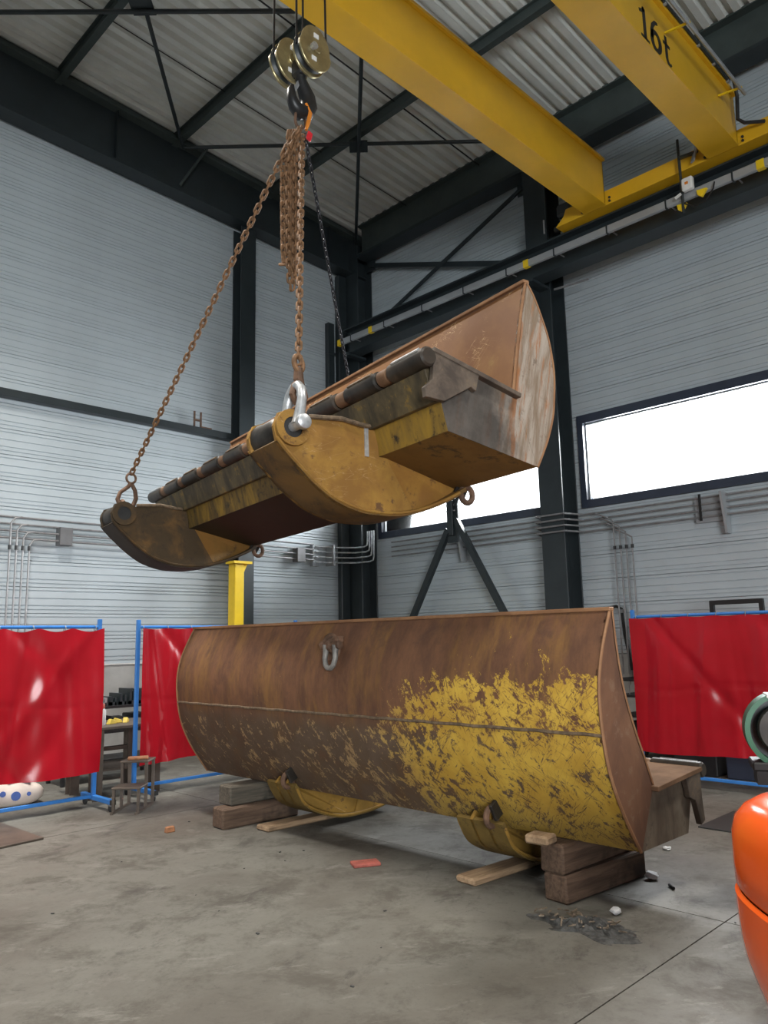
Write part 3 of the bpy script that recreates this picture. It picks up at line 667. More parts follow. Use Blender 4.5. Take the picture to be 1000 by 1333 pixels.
# surplus chain hanging in doubled loops
t = thing('surplus_chain', 'bunch of surplus rusty chain hanging in loops below the crane hook', 'chain', top)
rr, dv = (rgt.x, rgt.y), V((rgt.x, rgt.y, 0)).normalized()
for (o0, o1, ln) in ((-.080, -.035, 1.40), (-.050, .0, 1.29), (-.105, -.068, 1.18)):
    A = top+dv*(o0*.6)+V((0, 0, -.03)); B = top+dv*(o1*.6)+V((0, 0, -.03)); yo = random.uniform(-.03, .03)
    mid = (o0+o1)/2; pth = [A, top+dv*o0+V((0, yo, -.35)), top+dv*(o0*.8+mid*.2)+V((0, yo, -ln+.16)), top+dv*(mid-.006)+V((0, yo, -ln)), top+dv*(mid+.006)+V((0, yo, -ln)), top+dv*(o1*.8+mid*.2)+V((0, yo, -ln+.16)), top+dv*o1+V((0, yo, -.35)), B]
    chain(t, pth, .0625, LK, top, random.uniform(0, 1.5))
chain(t, [top+dv*.0+V((0, -.03, -.02)), top+dv*-.10+V((0, -.04, -.28)), top+dv*-.085+V((0, -.04, -.16)), top+V((0, -.04, -.01))], .06, LK, top)
# black chain to the back lug
a2 = hookc+V((.03, -.02, -.24)); b2_ = lugB+V((0, 0, .10))
t = thing('chain_sling', 'thin black chain running down behind the hanging bucket', 'chain', b2_)
chain(t, [a2, b2_], .0375, LKB, b2_)
MB().tube([(.03*math.cos(2*PI*i/14), 0, -.03+.05*math.sin(2*PI*i/14)) for i in range(14)], .010, 8, closed=True).build('end_ring', 'chain_black', t, True)

# ------------------------------------------------------------------ the two bucket halves
ARM = [(.0, -.03), (-.127, -.100), (-.34, -.190), (-.542, -.249), (-.733, -.268), (-.915, -.260), (-1.09, -.210), (-1.20, -.150), (-1.31, -.068), (-1.39, .005), (-1.46, .070), (-1.525, .140)]
def smooth_poly(pts, sub=3):
    out = []
    n = len(pts)
    for i in range(n-1):
        p0_, p1_, p2_, p3_ = pts[max(i-1, 0)], pts[i], pts[i+1], pts[min(i+2, n-1)]
        for k in range(sub):
            t = k/sub; out.append(tuple(.5*((2*p1_[j])+(-p0_[j]+p2_[j])*t+(2*p0_[j]-5*p1_[j]+4*p2_[j]-p3_[j])*t*t+(-p0_[j]+3*p1_[j]-3*p2_[j]+p3_[j])*t**3) for j in (0, 1)))
    return out+[pts[-1]]
def offset_open(pts, d_):
    out = []
    for i, p in enumerate(pts):
        a, b = pts[max(i-1, 0)], pts[min(i+1, len(pts)-1)]; t = V((b[0]-a[0], b[1]-a[1])).normalized(); out.append((p[0]-t.y*d_, p[1]+t.x*d_))
    return out
def bucket(root, L, outer, inner, bt, bb, arms, lugs, mats, lip=True, eyes=True, aw=.35):
    """outer: apex..bottom of curved back, inner: apex..floor corner, bt/bb: box top/bottom front"""
    O = smooth_poly(outer, 5); I = smooth_poly(inner, 4); bot = outer[-1]; inn = inner[-1]; th = .022
    # curved back, split at the weld seam into two plates
    si = min(range(len(O)), key=lambda i: abs(O[i][1]-outer[mats['seam']][1]))
    Oi = offset_open(O, -th if offset_open(O, -th)[len(O)//2][0] < O[len(O)//2][0] else th)
    for nm, lo, hi in (('back_plate', 0, si), ('back_plate', si, len(O)-1)):
        m = MB(); k = hi-lo+1
        for e in (0,):
            vs = [(a, 0, b) for a, b in O[lo:hi+1]]+[(a, L, b) for a, b in O[lo:hi+1]]+[(a, 0, b) for a, b in Oi[lo:hi+1]]+[(a, L, b) for a, b in Oi[lo:hi+1]]
            fs = [(i, i+1, k+i+1, k+i) for i in range(k-1)]+[(2*k+i, 2*k+i+1, 3*k+i+1, 3*k+i) for i in range(k-1)]+[(i, i+1, 2*k+i+1, 2*k+i) for i in range(k-1)]+[(k+i, k+i+1, 3*k+i+1, 3*k+i) for i in range(k-1)]
            fs += [(0, k, 3*k, 2*k), (k-1, 2*k-1, 4*k-1, 3*k-1)]
            m.add(vs, fs)
        bp = m.build(nm, mats['back'], root, True)
    sa, sb = O[si]; MB().tube([(sa, L*i/40, sb+.003*math.sin(i*2.3)) for i in range(41)], .011, 6).build('weld_seam', 'weld', bp, True)
    # end plates close the section
    def endpiece(nm, mat, poly, w0, w1): return MB().xz([(a*.998, b) for a, b in poly], w0, w1).build(nm, mat, root)
    k2 = len(I); O2 = O
    for w0, w1 in ((-.004, .024), (L-.024, L+.004)):
        # cheek between curved back and inner plate, as one strip
        m = MB(); N_ = 28; row = []
        def at_(P_, z_):
            for (a0_, b0_), (a1_, b1_) in zip(P_, P_[1:]):
                if (b0_-z_)*(b1_-z_) <= 0 and b0_ != b1_: return a0_+(a1_-a0_)*(z_-b0_)/(b1_-b0_)
            return P_[-1][0] if abs(z_-P_[-1][1]) < abs(z_-P_[0][1]) else P_[0][0]
        zt_, zi_ = min(O[0][1], I[0][1])-.002, inn[1]
        for q in range(N_+1):
            z_ = zt_+(zi_-zt_)*q/N_; row.append((at_(I, z_), at_(O, z_), z_))
        for q in range(13):
            f_ = q/12; z_ = zi_*(1-f_)
            if q: row.append((inn[0]+(bot[0]-.004-inn[0])*f_, at_(O, z_), z_))
        vs = []
        for (ai, ao, z_) in row:
            for ww in (w0, w1): vs += [(ai, ww, z_), (ao, ww, z_)]
        fs = []
        for q in range(len(row)-1):
            o4, p4 = q*4, q*4+4; fs += [(o4, o4+1, p4+1, p4), (o4+2, o4+3, p4+3, p4+2), (o4, o4+2, p4+2, p4), (o4+1, o4+3, p4+3, p4+1)]
        m.add(vs, fs); m.build('end_plate', mats['end'], root)
        endpiece('box_end', mats['boxend'], [inn, bot, bb, mats['bf'], (mats['bf'][0]*.5+bt[0]*.5, mats['bf'][1]*.5+bt[1]*.5-.01), (bt[0]+.02, bt[1]-.012)], w0+.001, w1-.001)
    for w0 in (-.012, L-.012):                      # rounded rim bar following the curved edge
        MB().tube([(a, w0+.012, b) for a, b in O], .010, 6).build('edge_bead', mats['rim'], root, True)
        MB().tube([(a, w0+.012, b) for a, b in I], .010, 6).build('edge_bead', mats['rim'], root, True)
    # concave inner plate
    Ii = [(a+.016, b) for a, b in I]; m = MB(); k = len(I)
    vs = [(a, -.004, b) for a, b in I]+[(a, L+.004, b) for a, b in I]+[(a, -.004, b) for a, b in Ii]+[(a, L+.004, b) for a, b in Ii]
    m.add(vs, [(i, i+1, k+i+1, k+i) for i in range(k-1)]+[(2*k+i, 2*k+i+1, 3*k+i+1, 3*k+i) for i in range(k-1)]+[(i, i+1, 2*k+i+1, 2*k+i) for i in range(k-1)]+[(k+i, k+i+1, 3*k+i+1, 3*k+i) for i in range(k-1)]+[(0, k, 3*k, 2*k), (k-1, 2*k-1, 4*k-1, 3*k-1)])
    m.build('inner_plate', mats['inner'], root, True)
    # top rim strip
    ap = outer[0]; MB().box((ap[0]-.008, L/2, ap[1]+.004), (.055, L+.02, .024)).build('top_rim', mats['rim'], root, bevel=.004)
    # floor plate of the box (sticks out past the end plates), box front and bottom
    ft = V((inn[0]-bt[0], 0, inn[1]-bt[1])); fn = V((-ft.z, 0, ft.x)).normalized()
    if fn.z < 0: fn = -fn
    f0, f1 = V((bt[0], 0, bt[1])), V((inn[0]+.03, 0, inn[1]))
    MB().xz([(f0.x, f0.z), (f1.x, f1.z), (f1.x-fn.x*.03, f1.z-fn.z*.03), (f0.x-fn.x*.03, f0.z-fn.z*.03)], -.05, L+.05).build('floor_plate', mats['floor'], root, bevel=.003)
    bf = mats['bf']
    MB().xz([bf, (bf[0]+.02, bf[1]), (bb[0]+.02, bb[1]+.0), bb], .0, L).build('box_front', mats['front'], root, bevel=.002)
    MB().xz([bb, (bot[0], bot[1]), (bot[0], bot[1]+.02), (bb[0], bb[1]+.02)], .002, L-.002).build('box_bottom', mats['bottom'], root)
    # lip plate over the box front, below the hinge tube
    MB().xz([mats['lt'], mats['lb'], (mats['lb'][0]+.045, mats['lb'][1]+.006), (mats['lt'][0]+.05, mats['lt'][1]+.02)], .01, L-.01).build('lip_plate', mats['lip'], root, bevel=.004)
    # hinge tube made of knuckles
    tc, tr = mats['tc'], mats['tr']; nk = 19; unit = (L+.1)/(10*.40+9*.13); w0 = -.05
    for i in range(nk):
        kl = unit*(.40 if i % 2 == 0 else .13); r_ = tr*(1.0 if i % 2 == 0 else .86)
        kn = MB().lathe([(r_*.8, w0+.002), (r_, w0+.014), (r_, w0+kl-.014), (r_*.8, w0+kl-.002)], (tc[0], 0, tc[1]), 'y', 18).build('hinge_knuckle', 'tube_d' if i % 2 == 0 else mats['tube'], root, True)
        if i % 2 == 0: MB().box((tc[0]-tr*.70, w0+kl/2, tc[1]+tr*.74), (.030, kl*.72, .012), Matrix.Rotation(-.75, 3, 'Y')).build('weld_strip', 'bare' if i in (0, 18) else 'weld', kn)
        w0 += kl
    # burnt end flaps beside the tube
    for w0, w1 in ((-.045, -.008), (L+.008, L+.045)):
        MB().xz(mats['flap_poly'], w0, w1).build('end_flap', 'flap', root, bevel=.003)
    # arms: two side plates, a belly plate and a hub with the lifting eye
    A = smooth_poly(mats.get('armp', ARM), 3)
    for (w0, near_is_low) in arms:
        wn, wf = (w0, w0+aw)
        Ain = offset_open(A, .03) if offset_open(A, .03)[len(A)//2][1] > A[len(A)//2][1] else offset_open(A, -.03)
        belly = MB(); k = len(A)
        vs = [(a, wn-.02, b) for a, b in A]+[(a, wf+.02, b) for a, b in A]+[(a, wn-.02, b) for a, b in Ain]+[(a, wf+.02, b) for a, b in Ain]
        belly.add(vs, [(i, i+1, k+i+1, k+i) for i in range(k-1)]+[(2*k+i, 2*k+i+1, 3*k+i+1, 3*k+i) for i in range(k-1)]+[(i, i+1, 2*k+i+1, 2*k+i) for i in range(k-1)]+[(k+i, k+i+1, 3*k+i+1, 3*k+i) for i in range(k-1)]+[(0, k, 3*k, 2*k), (k-1, 2*k-1, 4*k-1, 3*k-1)])
        arm = belly.build('arm', mats['belly'], root, True)
        ec_ = (-1.42, .235); er = .125
        crown = [(-1.525, .140), (ec_[0]-er, ec_[1]), (ec_[0]-er*.72, ec_[1]+er*.7), (ec_[0], ec_[1]+er), (ec_[0]+er*.8, ec_[1]+er*.62), (-1.08, .335), (-.84, .330), (-.78, .312)]
        # main side plate, then a folded gusset plate running back to the lug
        fold0, fold1 = (-.70, .13), (-.46, -.215)
        main = A[[i for i, p in enumerate(A) if p[0] < -.46][0]:]+crown[1:]+[(-.76, .13), fold0]
        gus = [fold0, (0.0, .0)]+([(.1, .10)] if 'armp' in mats else [])+[p for p in A if p[0] >= -.58]
        for (yy_, sgn) in ((wn, -1), (wf, 1)):
            y0_, y1_ = (yy_-.012, yy_+.012)
            sp = MB().xz(main, y0_, y1_).build('side_plate', mats['arm'], arm)
            n_ = len(gus); dz = lambda a: -sgn*.11*max(0, min(1, (a+.62)/.55))
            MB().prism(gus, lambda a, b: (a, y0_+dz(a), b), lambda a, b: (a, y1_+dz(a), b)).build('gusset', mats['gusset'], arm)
            # raised ring round the eye, black disc painted for the shade in its bore
            MB().lathe([(.066, -.02*1), (er*.93, -.02), (er*.93, .02), (.066, .02)], (ec_[0], yy_+sgn*.02, ec_[1]), 'y', 22, cap=False).build('eye_ring', mats['arm'] if eyes else mats['belly'], arm, True)
            MB().lathe([(.066, -.005), (.066, .005)], (ec_[0], yy_+sgn*.028, ec_[1]), 'y', 18).build('eye_bore_shade', 'rubber', arm, True)
            MB().tube([(a, yy_+sgn*.02, b+.022) for a, b in A[2:]], .012, 6).build('rim_weld', mats['armrim'], arm, True)
        MB().lathe([(er*.6, wn+.012), (er*.7, wn+.10), (er*.82, wn+.12), (er*.82, wf-.05), (er*.9, wf-.012)], (ec_[0], 0, ec_[1]), 'y', 20).build('hub', 'grease', arm, True)
        MB().tube([(-1.30, wn-.02, .325), (-1.06, wn-.03, .345), (-.92, wn-.035, .325), (-.80, wn-.03, .325), (-.72, wn-.02, .36)], .016, 6).build('weld_bead', 'weld', arm, True)
        # small holed lug at the tail of the arm
        lg = mats['lug']; MB().tube([(lg[0]+.055*math.cos(2*PI*i/14), wn+.02+.5*aw*mats['luge'], lg[1]+.06*math.sin(2*PI*i/14)) for i in range(14)], .021, 8, closed=True).build('tail_ring', 'rust_lug', arm, True)
        MB().box((lg[0]-.02, wn+.05+.5*aw*mats['luge'], lg[1]+.05), (.10, .026, .12), Matrix.Rotation(.5, 3, 'Y')).build('tail_lug', 'grease', arm, bevel=.004)

up = thing('hanging_bucket', 'worn yellow bucket half with hinge tube and two arms hanging from chains', 'bucket', matrix=MU)
bucket(up, 4.72,
       [(.006, 1.281), (.071, 1.187), (.133, 1.051), (.181, .923), (.206, .791), (.216, .655), (.199, .490), (.171, .351), (.103, .183), (0, 0)],
       [(-.004, 1.281), (-.070, 1.02), (-.130, .74), (-.184, .457)], (-.865, .625), (-.749, .136), [(.71, True), (4.09, True)], None,
       dict(boxend='end_up', seam=5, seamrim=False, back='end_low', end='end_up', rim='rim', inner='inner', floor='flap', front='box_front', bottom='gold_dark', lip='lip', tube='tube_m',
            bf=(-.795, .315), lt=(-.90, .50), lb=(-.835, .305), tc=(-.905, .560), tr=.062, belly='gold_dark', arm='gold', gusset='gusset_lit', armrim='gold', lug=(.03, -.05), luge=0.0,
            flap_poly=[(-.86, .60), (-.51, .520), (-.545, .405), (-.585, .425), (-.80, .300), (-.94, .305), (-.945, .365), (-.885, .42)]))
# back lug with the black chain
MB().xz([(.18, .99), (.28, .97), (.31, .92), (.28, .86), (.18, .84)], 2.47, 2.53).build('back_lug', 'rust_lug', up, bevel=.006)
MB().box((-.862, .71-.014, .22), (.03, .012, .20)).build('weld_patch', 'bare', up)

LW = 4.62
ML = Matrix.Rotation(PI, 4, 'Z'); ML.translation = V((4.40, 6.95, .345))
lo_ = thing('standing_bucket', 'rusty bucket half with scraped yellow paint standing on timber blocks', 'bucket', matrix=ML)
bucket(lo_, LW,
       [(.175, 1.402), (.304, 1.151), (.358, .937), (.347, .691), (.292, .467), (.174, .241), (0, 0)],
       [(.154, 1.402), (.126, 1.146), (.075, .920), (-.022, .690), (-.112, .524), (-.202, .347)], (-.80, .385), (-.63, -.005), [(LW-.92-.33, False), (LW-3.06-.35, False)], None,
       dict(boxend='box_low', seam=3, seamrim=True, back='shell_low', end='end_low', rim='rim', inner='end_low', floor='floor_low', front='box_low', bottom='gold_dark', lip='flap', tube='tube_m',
            bf=(-.72, .25), lt=(-.84, .30), lb=(-.76, .17), tc=(-.83, .36), tr=.05, belly='belly_low', arm='gold_low', gusset='gold_low', armrim='gold_low', lug=(.15, .09), luge=1.5, armp=[(.150, .05), (.105, -.03), (.035, -.13), (-.12, -.215), (-.30, -.275), (-.46, -.300), (-.70, -.300), (-.915, -.272), (-1.09, -.212), (-1.20, -.150), (-1.31, -.068), (-1.39, .005), (-1.46, .070), (-1.525, .140)],
            flap_poly=[(-.78, .37), (-.56, .36), (-.60, .22), (-.68, .19), (-.74, .03), (-.80, .05), (-.78, .20)]), eyes=False)
# lifting lug on the back with its shackle
sl = MB().lathe([(.10, 0), (.115, .012), (.10, .03)], (0, 0, 0), 'z', 20).build('lug_boss', 'rust_lug', lo_, True, loc=(.305, LW-2.36, 1.20), rot=(0, PI/2, 0))
MB().prism([(-.07, -.05), (.07, -.05), (.07, .05), (.03, .11), (-.03, .11), (-.07, .05)], lambda a, b: (.30+b, LW-2.30-.02, 1.22+a), lambda a, b: (.30+b, LW-2.30+.02, 1.22+a)).build('lifting_lug', 'rust_lug', lo_, bevel=.006)
shackle('bow_shackle', 'small grey shackle hanging on the back of the standing bucket', V((4.03, 4.63, 1.565)), (0, 1, 0), (-.12, 0, -1), (.055, .17, .021), 'dull', 'rust_lug')

# ------------------------------------------------------------------ timbers under the standing bucket
def beam(label, loc, dims, rz, mat, name='timber_block', cat='timber block', group=None):
    """loc = centre of the underside"""
    m = MB().box((0, 0, dims[2]/2), dims); o = m.build(name, mat, None, bevel=.012)
    # a little unevenness
    for v in o.data.vertices: v.co += V((random.uniform(-1, 1), random.uniform(-1, 1), 0))*.004
    o.location = loc; o.rotation_euler = (0, 0, rz); return tag(o, label, cat, group)
beam('thick brown timber beam on the floor under the near bucket end', (4.685, 2.80, 0), (.86, .17, .165), -.09, 'timber')
beam('brown timber beam lying on the thick beam, under the near bucket end', (4.67, 2.83, .167), (.84, .17, .172), -.05, 'timber')
beam('short timber offcut wedged on top of the near block stack', (4.22, 2.90, .341), (.13, .16, .055), .1, 'timber_pale')
beam('brown timber beam on the floor under the far bucket end', (4.36, 6.06, 0), (.80, .19, .17), -.06, 'timber')
beam('dark squared timber lying on the beam under the far bucket end', (4.42, 6.13, .172), (.70, .20, .165), -.04, 'timber_grey')
beam('pale plank on the floor below the far arm of the standing bucket', (4.80, 5.68, 0), (1.28, .17, .045), -.04, 'timber_pale', 'plank', 'plank')
beam('pale plank on the floor below the near arm of the standing bucket', (4.72, 3.44, 0), (1.10, .17, .045), -.07, 'timber_pale', 'plank', 'plank')

# ------------------------------------------------------------------ weld curtains on wheeled frames
def caster(par, x, y, mat='rubber'):
    c = MB().b2((x-.02, y-.03, .055), (x+.02, y+.03, .10)).build('caster_fork', 'galv', par)
    MB().lathe([(.030, -.014), (.036, -.010), (.036, .010), (.030, .014)], (x, y, .036), 'x', 14).build('caster_wheel', mat, c, True)
def screen(label, loc, rotz, ln, seed, foot=(.62, .12), bot=.33, sag=0., cover=(0, 0), amp=1.):
    rnd = random.Random(seed); t = thing('weld_curtain', label, 'curtain', loc, rotz, 'red weld curtains on blue frames')
    for x_ in (0, ln):
        MB().b2((x_-.02, -.02, .09), (x_+.02, .02, 1.87)).build('post', 'blue', t, bevel=.004)
        MB().b2((x_-.025, -foot[0]+foot[1], .07), (x_+.025, foot[1]+.06, .115)).build('foot', 'blue', t, bevel=.004)
        MB().b2((x_-.026, -foot[0]+foot[1]-.03, .07), (x_+.026, -foot[0]+foot[1], .115)).build('foot_cap', 'rubber', t)
        caster(t, x_, -foot[0]+foot[1]+.03); caster(t, x_, foot[1])
    MB().b2((.02, -.016, .085), (ln-.02, .016, .118)).build('bottom_rail', 'blue', t, bevel=.004); MB().tube([(.0, 0, 1.79), (ln, 0, 1.79)], .017, 10).build('top_rail', 'blue', t, True)
    # cloth
    nu, nv = 110, 44; vs = []; ph = [rnd.uniform(0, 6.28) for _ in range(8)]; rings = 7; pleats = [(rnd.uniform(0, 1), rnd.uniform(-.10, .10), rnd.choice((-1, 1))*rnd.uniform(.012, .03), rnd.uniform(.008, .022)) for _ in range(13)]
    for j in range(nv+1):
        v = j/nv
        for i in range(nu+1):
            u_ = i/nu; x_ = .025-cover[0]+u_*(ln-.05+cover[0]+cover[1])
            fold = .022*math.sin(11*u_+ph[0]+1.2*math.sin(3*v+ph[1]))+.014*math.sin(27*u_+ph[2]+1.5*v)+.010*math.sin(52*u_+ph[3]+2.5*v*math.sin(5*u_))
            fold *= .30+.70*min(1, v*2.4) if v < .42 else 1.0
            diag = .020*math.exp(-((u_-.12-.55*v)/.035)**2)-.018*math.exp(-((u_-.93+.45*v)/.04)**2)+.016*math.exp(-((u_-.62-.22*math.sin(3*v))/.05)**2)
            for (c0, sl, am, wd) in pleats: fold += amp*am*math.exp(-((u_-c0-sl*v)/wd)**2)*(.35+.65*v)
            crease = .006*math.exp(-((v-.52-.02*math.sin(9*u_))/.012)**2)
            swag = sag*abs(math.sin(PI*rings*u_))**1.5*(1-v)**6
            z = 1.775-swag-v*(1.775-bot)+.012*math.sin(9*u_+ph[4])*v
            vs.append((x_, -.046+(fold*.9+diag+crease), z))
    fs = [(j*(nu+1)+i, j*(nu+1)+i+1, (j+1)*(nu+1)+i+1, (j+1)*(nu+1)+i) for j in range(nv) for i in range(nu)]
    cu = MB().add(vs, fs).build('curtain_sheet', 'curtain', t, True)
    cu.data.polygons.foreach_set('use_smooth', [True]*len(cu.data.polygons))
    for k in range(rings+1):
        x_ = .05+k*(ln-.1)/rings; MB().tube([(x_, .026*math.cos(2*PI*i/10)-.006, 1.775+.030*math.sin(2*PI*i/10)) for i in range(10)], .004, 5, closed=True).build('hanging_ring', 'galv', t)
    return t
screen('red weld curtain on a blue frame at the far left, above the white sack', (1.35, 7.88, 0), 0, 2.31, 3, (.60, .18), .335, .035, (0, .055))
screen('red weld curtain on a blue frame partly behind the standing bucket', (4.17, 8.02, 0), 0, 2.2, 5, (.60, .15), .33, .01)
screen('red weld curtain on a blue frame at the right, behind the bucket tip', (8.25, 4.27, 0), -PI/2, 2.2, 11, (.3, .3), .335, .008, (.05, 0), .45)

# ------------------------------------------------------------------ workbench and clutter between the left curtains
wb = thing('steel_workbench', 'brown steel workbench standing between the two left curtains', 'workbench', (4.0, 8.2, 0))
MB().b2((-.34, -.12, .71), (.62, .62, .745)).build('tabletop', 'plate', wb, bevel=.006)
for (x_, y_) in ((-.20, -.06), (.46, -.06), (-.20, .5), (.46, .5)):
    m = MB().ibeam((x_, y_, 0), (x_, y_, .71), .12, .10, .012, .01, (0, 1, 0)); m.build('leg', 'plate' if x_ > -.1 or y_ < 0 else 'plate', wb)
MB().b2((-.22, .46, .42), (.48, .54, .46)).build('cross_bar', 'plate', wb); MB().b2((-.24, -.06, .28), (.50, .55, .30)).build('shelf', 'plate', wb)
t = thing('spray_bottle', 'small spray can with red cap on the workbench', 'bottle', (3.93, 8.30, .745))
MB().lathe([(.030, 0), (.032, .01), (.032, .15), (.018, .175)], n=14).build('can', 'paper', t, True); MB().lathe([(.02, .175), (.02, .215), (.012, .225)], n=12).build('cap', 'redwood', t, True)
for k, (x_, y_, rz) in enumerate(((4.05, 8.34, .4), (4.15, 8.42, -.3), (4.24, 8.38, .9))):
    o = MB().xz([(-.06, 0), (.06, 0), (.05, .03), (-.02, .055)], -.025, .025).build('yellow_wedge', 'yellow_item', None, bevel=.004); o.location = (x_, y_, .746); o.rotation_euler = (0, 0, rz)
    tag(o, ['yellow wedge on the workbench nearest the spray can', 'yellow wedge in the middle of the workbench', 'yellow wedge on the workbench nearest the second blue post'][k], 'wedge', 'yellow wedges on the workbench')
rk = thing('parts_rack', 'dark steel rack loaded with clamps behind the workbench', 'rack', (4.35, 9.4, 0))
for x_ in (-.45, .75):
    for y_ in (-.2, .2): MB().b2((x_-.02, y_-.02, 0), (x_+.02, y_+.02, .95)).build('post', 'black', rk)
for z_ in (.22, .55, .84): MB().b2((-.47, -.22, z_), (.77, .22, z_+.03)).build('shelf', 'black', rk)
rnd = random.Random(4)
for k in range(9):
    x_ = -.38+k*.125; h_ = rnd.uniform(.10, .20); m = MB(); m.b2((x_, -.15, .87), (x_+.03, .15, .87+h_)); m.b2((x_, -.15, .87), (x_+.08, -.11, .91)); m.b2((x_+.06, -.15, .87), (x_+.085, .1, .87+h_*.85))
    o = m.build('clamp', 'bare' if k == 3 else 'steel_dark', None); o.location = (4.35, 9.4, 0)
    tag(o, 'bright steel clamp among dark ones on the parts rack' if k == 3 else 'dark steel clamp in the row on top of the parts rack', 'clamp', 'clamps on the parts rack')
for k in range(4):
    x_ = -.35+k*.26; o = MB().b2((x_, -.18, .58), (x_+.22, .16, .58+.14+.03*(k % 2))).build('steel_box', 'black', None, bevel=.008); o.location = (4.35, 9.4, 0); tag(o, ['leftmost black box on the middle shelf of the parts rack', 'second black box from the left on the parts rack shelf', 'third black box from the left on the parts rack shelf', 'rightmost black box on the middle shelf of the parts rack'][k], 'box', 'boxes on the parts rack')

# step stool
st = thing('step_stool', 'small two-step steel stool in front of the second red curtain', 'stool', (3.71, 7.30, 0), -.80)
def leg(x_, y_, h): MB().b2((x_-.013, y_-.013, 0), (x_+.013, y_+.013, h)).build('leg', 'plate', st)
# local x along the front of the stool
for x_ in (-.11, .13):
    leg(x_, 0, .225); leg(x_, .22, .44); leg(x_, .44, .44); MB().b2((x_-.015, -.05, 0), (x_+.015, .47, .02)).build('skid', 'plate', st)
MB().b2((-.13, -.02, .225), (.15, .23, .243)).build('step', 'plate', st, bevel=.004); MB().b2((-.13, .20, .44), (.15, .46, .458)).build('step', 'plate', st, bevel=.004)
o = MB().b2((-.10, -.07, 0), (.10, .07, .02)).build('red_rag_block', 'brick', None, bevel=.006); o.location = (3.955, 7.53, .459); o.rotation_euler = (0, 0, -.5); tag(o, 'flat reddish offcut lying on top of the step stool', 'offcut')

# sack under the first curtain
sk = thing('white_sack', 'white printed sack slumped on the floor under the left red curtain', 'sack', (3.05, 8.62, 0), -.25)
nu, nv = 28, 14; vs = []
for j in range(nv+1):
    ph_ = -PI/2+PI*j/nv
    for i in range(nu):
        th_ = 2*PI*i/nu; se = lambda v_, p: math.copysign(abs(v_)**p, v_)
        x_ = .36*se(math.cos(th_), .6)*se(math.cos(ph_), .55); y_ = .19*se(math.sin(th_), .6)*se(math.cos(ph_), .55); z_ = .125+.125*se(math.sin(ph_), .7)
        z_ *= 1+.16*math.sin(11*x_+1)*math.cos(9*y_)+.05*math.sin(31*x_+17*y_); y_ *= 1+.08*math.sin(17*x_); x_ += .02*math.sin(12*z_+5*y_); vs.append((x_, y_, max(0, z_)))
fs = [(j*nu+i, j*nu+(i+1) % nu, (j+1)*nu+(i+1) % nu, (j+1)*nu+i) for j in range(nv) for i in range(nu)]
MB().add(vs, fs).build('sack_body', 'bag', sk, True)
for (px_, pz_, r_) in ((.10, .12, .045), (-.02, .15, .028), (.22, .13, .02)): MB().lathe([(r_, -.012), (r_, 0)], (px_, -.188, pz_), 'y', 14).build('printed_mark', 'bag_blue', sk)
MB().b2((.02, -.16, .235), (.24, .08, .262)).build('printed_band', 'bag_blue', sk, bevel=.012)

# loose things on the floor
o = MB().prism([(1.9, 7.95), (2.747, 7.797), (2.788, 6.896), (1.9, 6.80)], lambda a, b: (a-2.4, b-7.3, 0), lambda a, b: (a-2.4, b-7.3, .018)).build('steel_plate', 'plate', None, bevel=.003); o.location = (2.4, 7.3, .001); tag(o, 'brown steel sheet lying on the floor at the left edge', 'plate')
o = MB().b2((6.55-6.9, 2.5-2.7, 0), (7.3-6.9, 2.95-2.7, .012)).build('rubber_mat', 'rubber', None, bevel=.003); o.location = (6.95, 2.72, .001); tag(o, 'dark flat mat on the floor behind the orange machine', 'mat')
o = MB().prism([(-.05, -.03), (.05, -.035), (.06, .02), (.01, .04), (-.05, .025)], lambda a, b: (a, b, 0), lambda a, b: (a*.85, b*.8, .055)).build('brick_fragment', 'brick', None, bevel=.008); o.location = (3.62, 6.30, 0); o.scale = (.85, .85, .85); tag(o, 'small terracotta brick fragment on the open floor', 'brick fragment')
o = MB().b2((-.10, -.06, 0), (.10, .06, .022)).build('red_offcut', 'redwood', None, bevel=.004); o.location = (4.05, 4.30, 0); o.rotation_euler = (0, 0, -.5); tag(o, 'flat reddish wooden offcut on the floor in front of the bucket', 'offcut')
def crumple(name, label, cat, loc, r_, mat, sq=.6):
    bm = bmesh.new(); bmesh.ops.create_icosphere(bm, subdivisions=2, radius=r_); rd = random.Random(sum(map(ord, label)))
    for v in bm.verts: v.co *= rd.uniform(.65, 1.15); v.co.z *= sq
    zm = min(v.co.z for v in bm.verts)
    for v in bm.verts: v.co.z -= zm
    me = bpy.data.meshes.new(name); bm.to_mesh(me); bm.free(); me.materials.append(MT[mat]); o = link(name, me, None, loc); return tag(o, label, cat)
crumple('paper_scrap', 'crumpled white scrap beside the near timber blocks', 'scrap', (5.06, 2.62, 0), .045, 'paper')
crumple('paper_scrap', 'crumpled white scrap on the floor right of the filings pile', 'scrap', (4.30, 2.46, 0), .035, 'paper')
crumple('paper_scrap', 'tiny white wrapper below the bucket tip', 'scrap', (5.80, 2.86, 0), .035, 'paper', .4)
o = MB().tube([(-.035, 0, .010), (.035, 0, .010)], .010, 8).build('bolt_stub', 'black', None, True); o.location = (4.97, 2.44, 0); o.rotation_euler = (0, 0, .8); tag(o, 'short black bolt on the floor near the bucket tip', 'bolt')
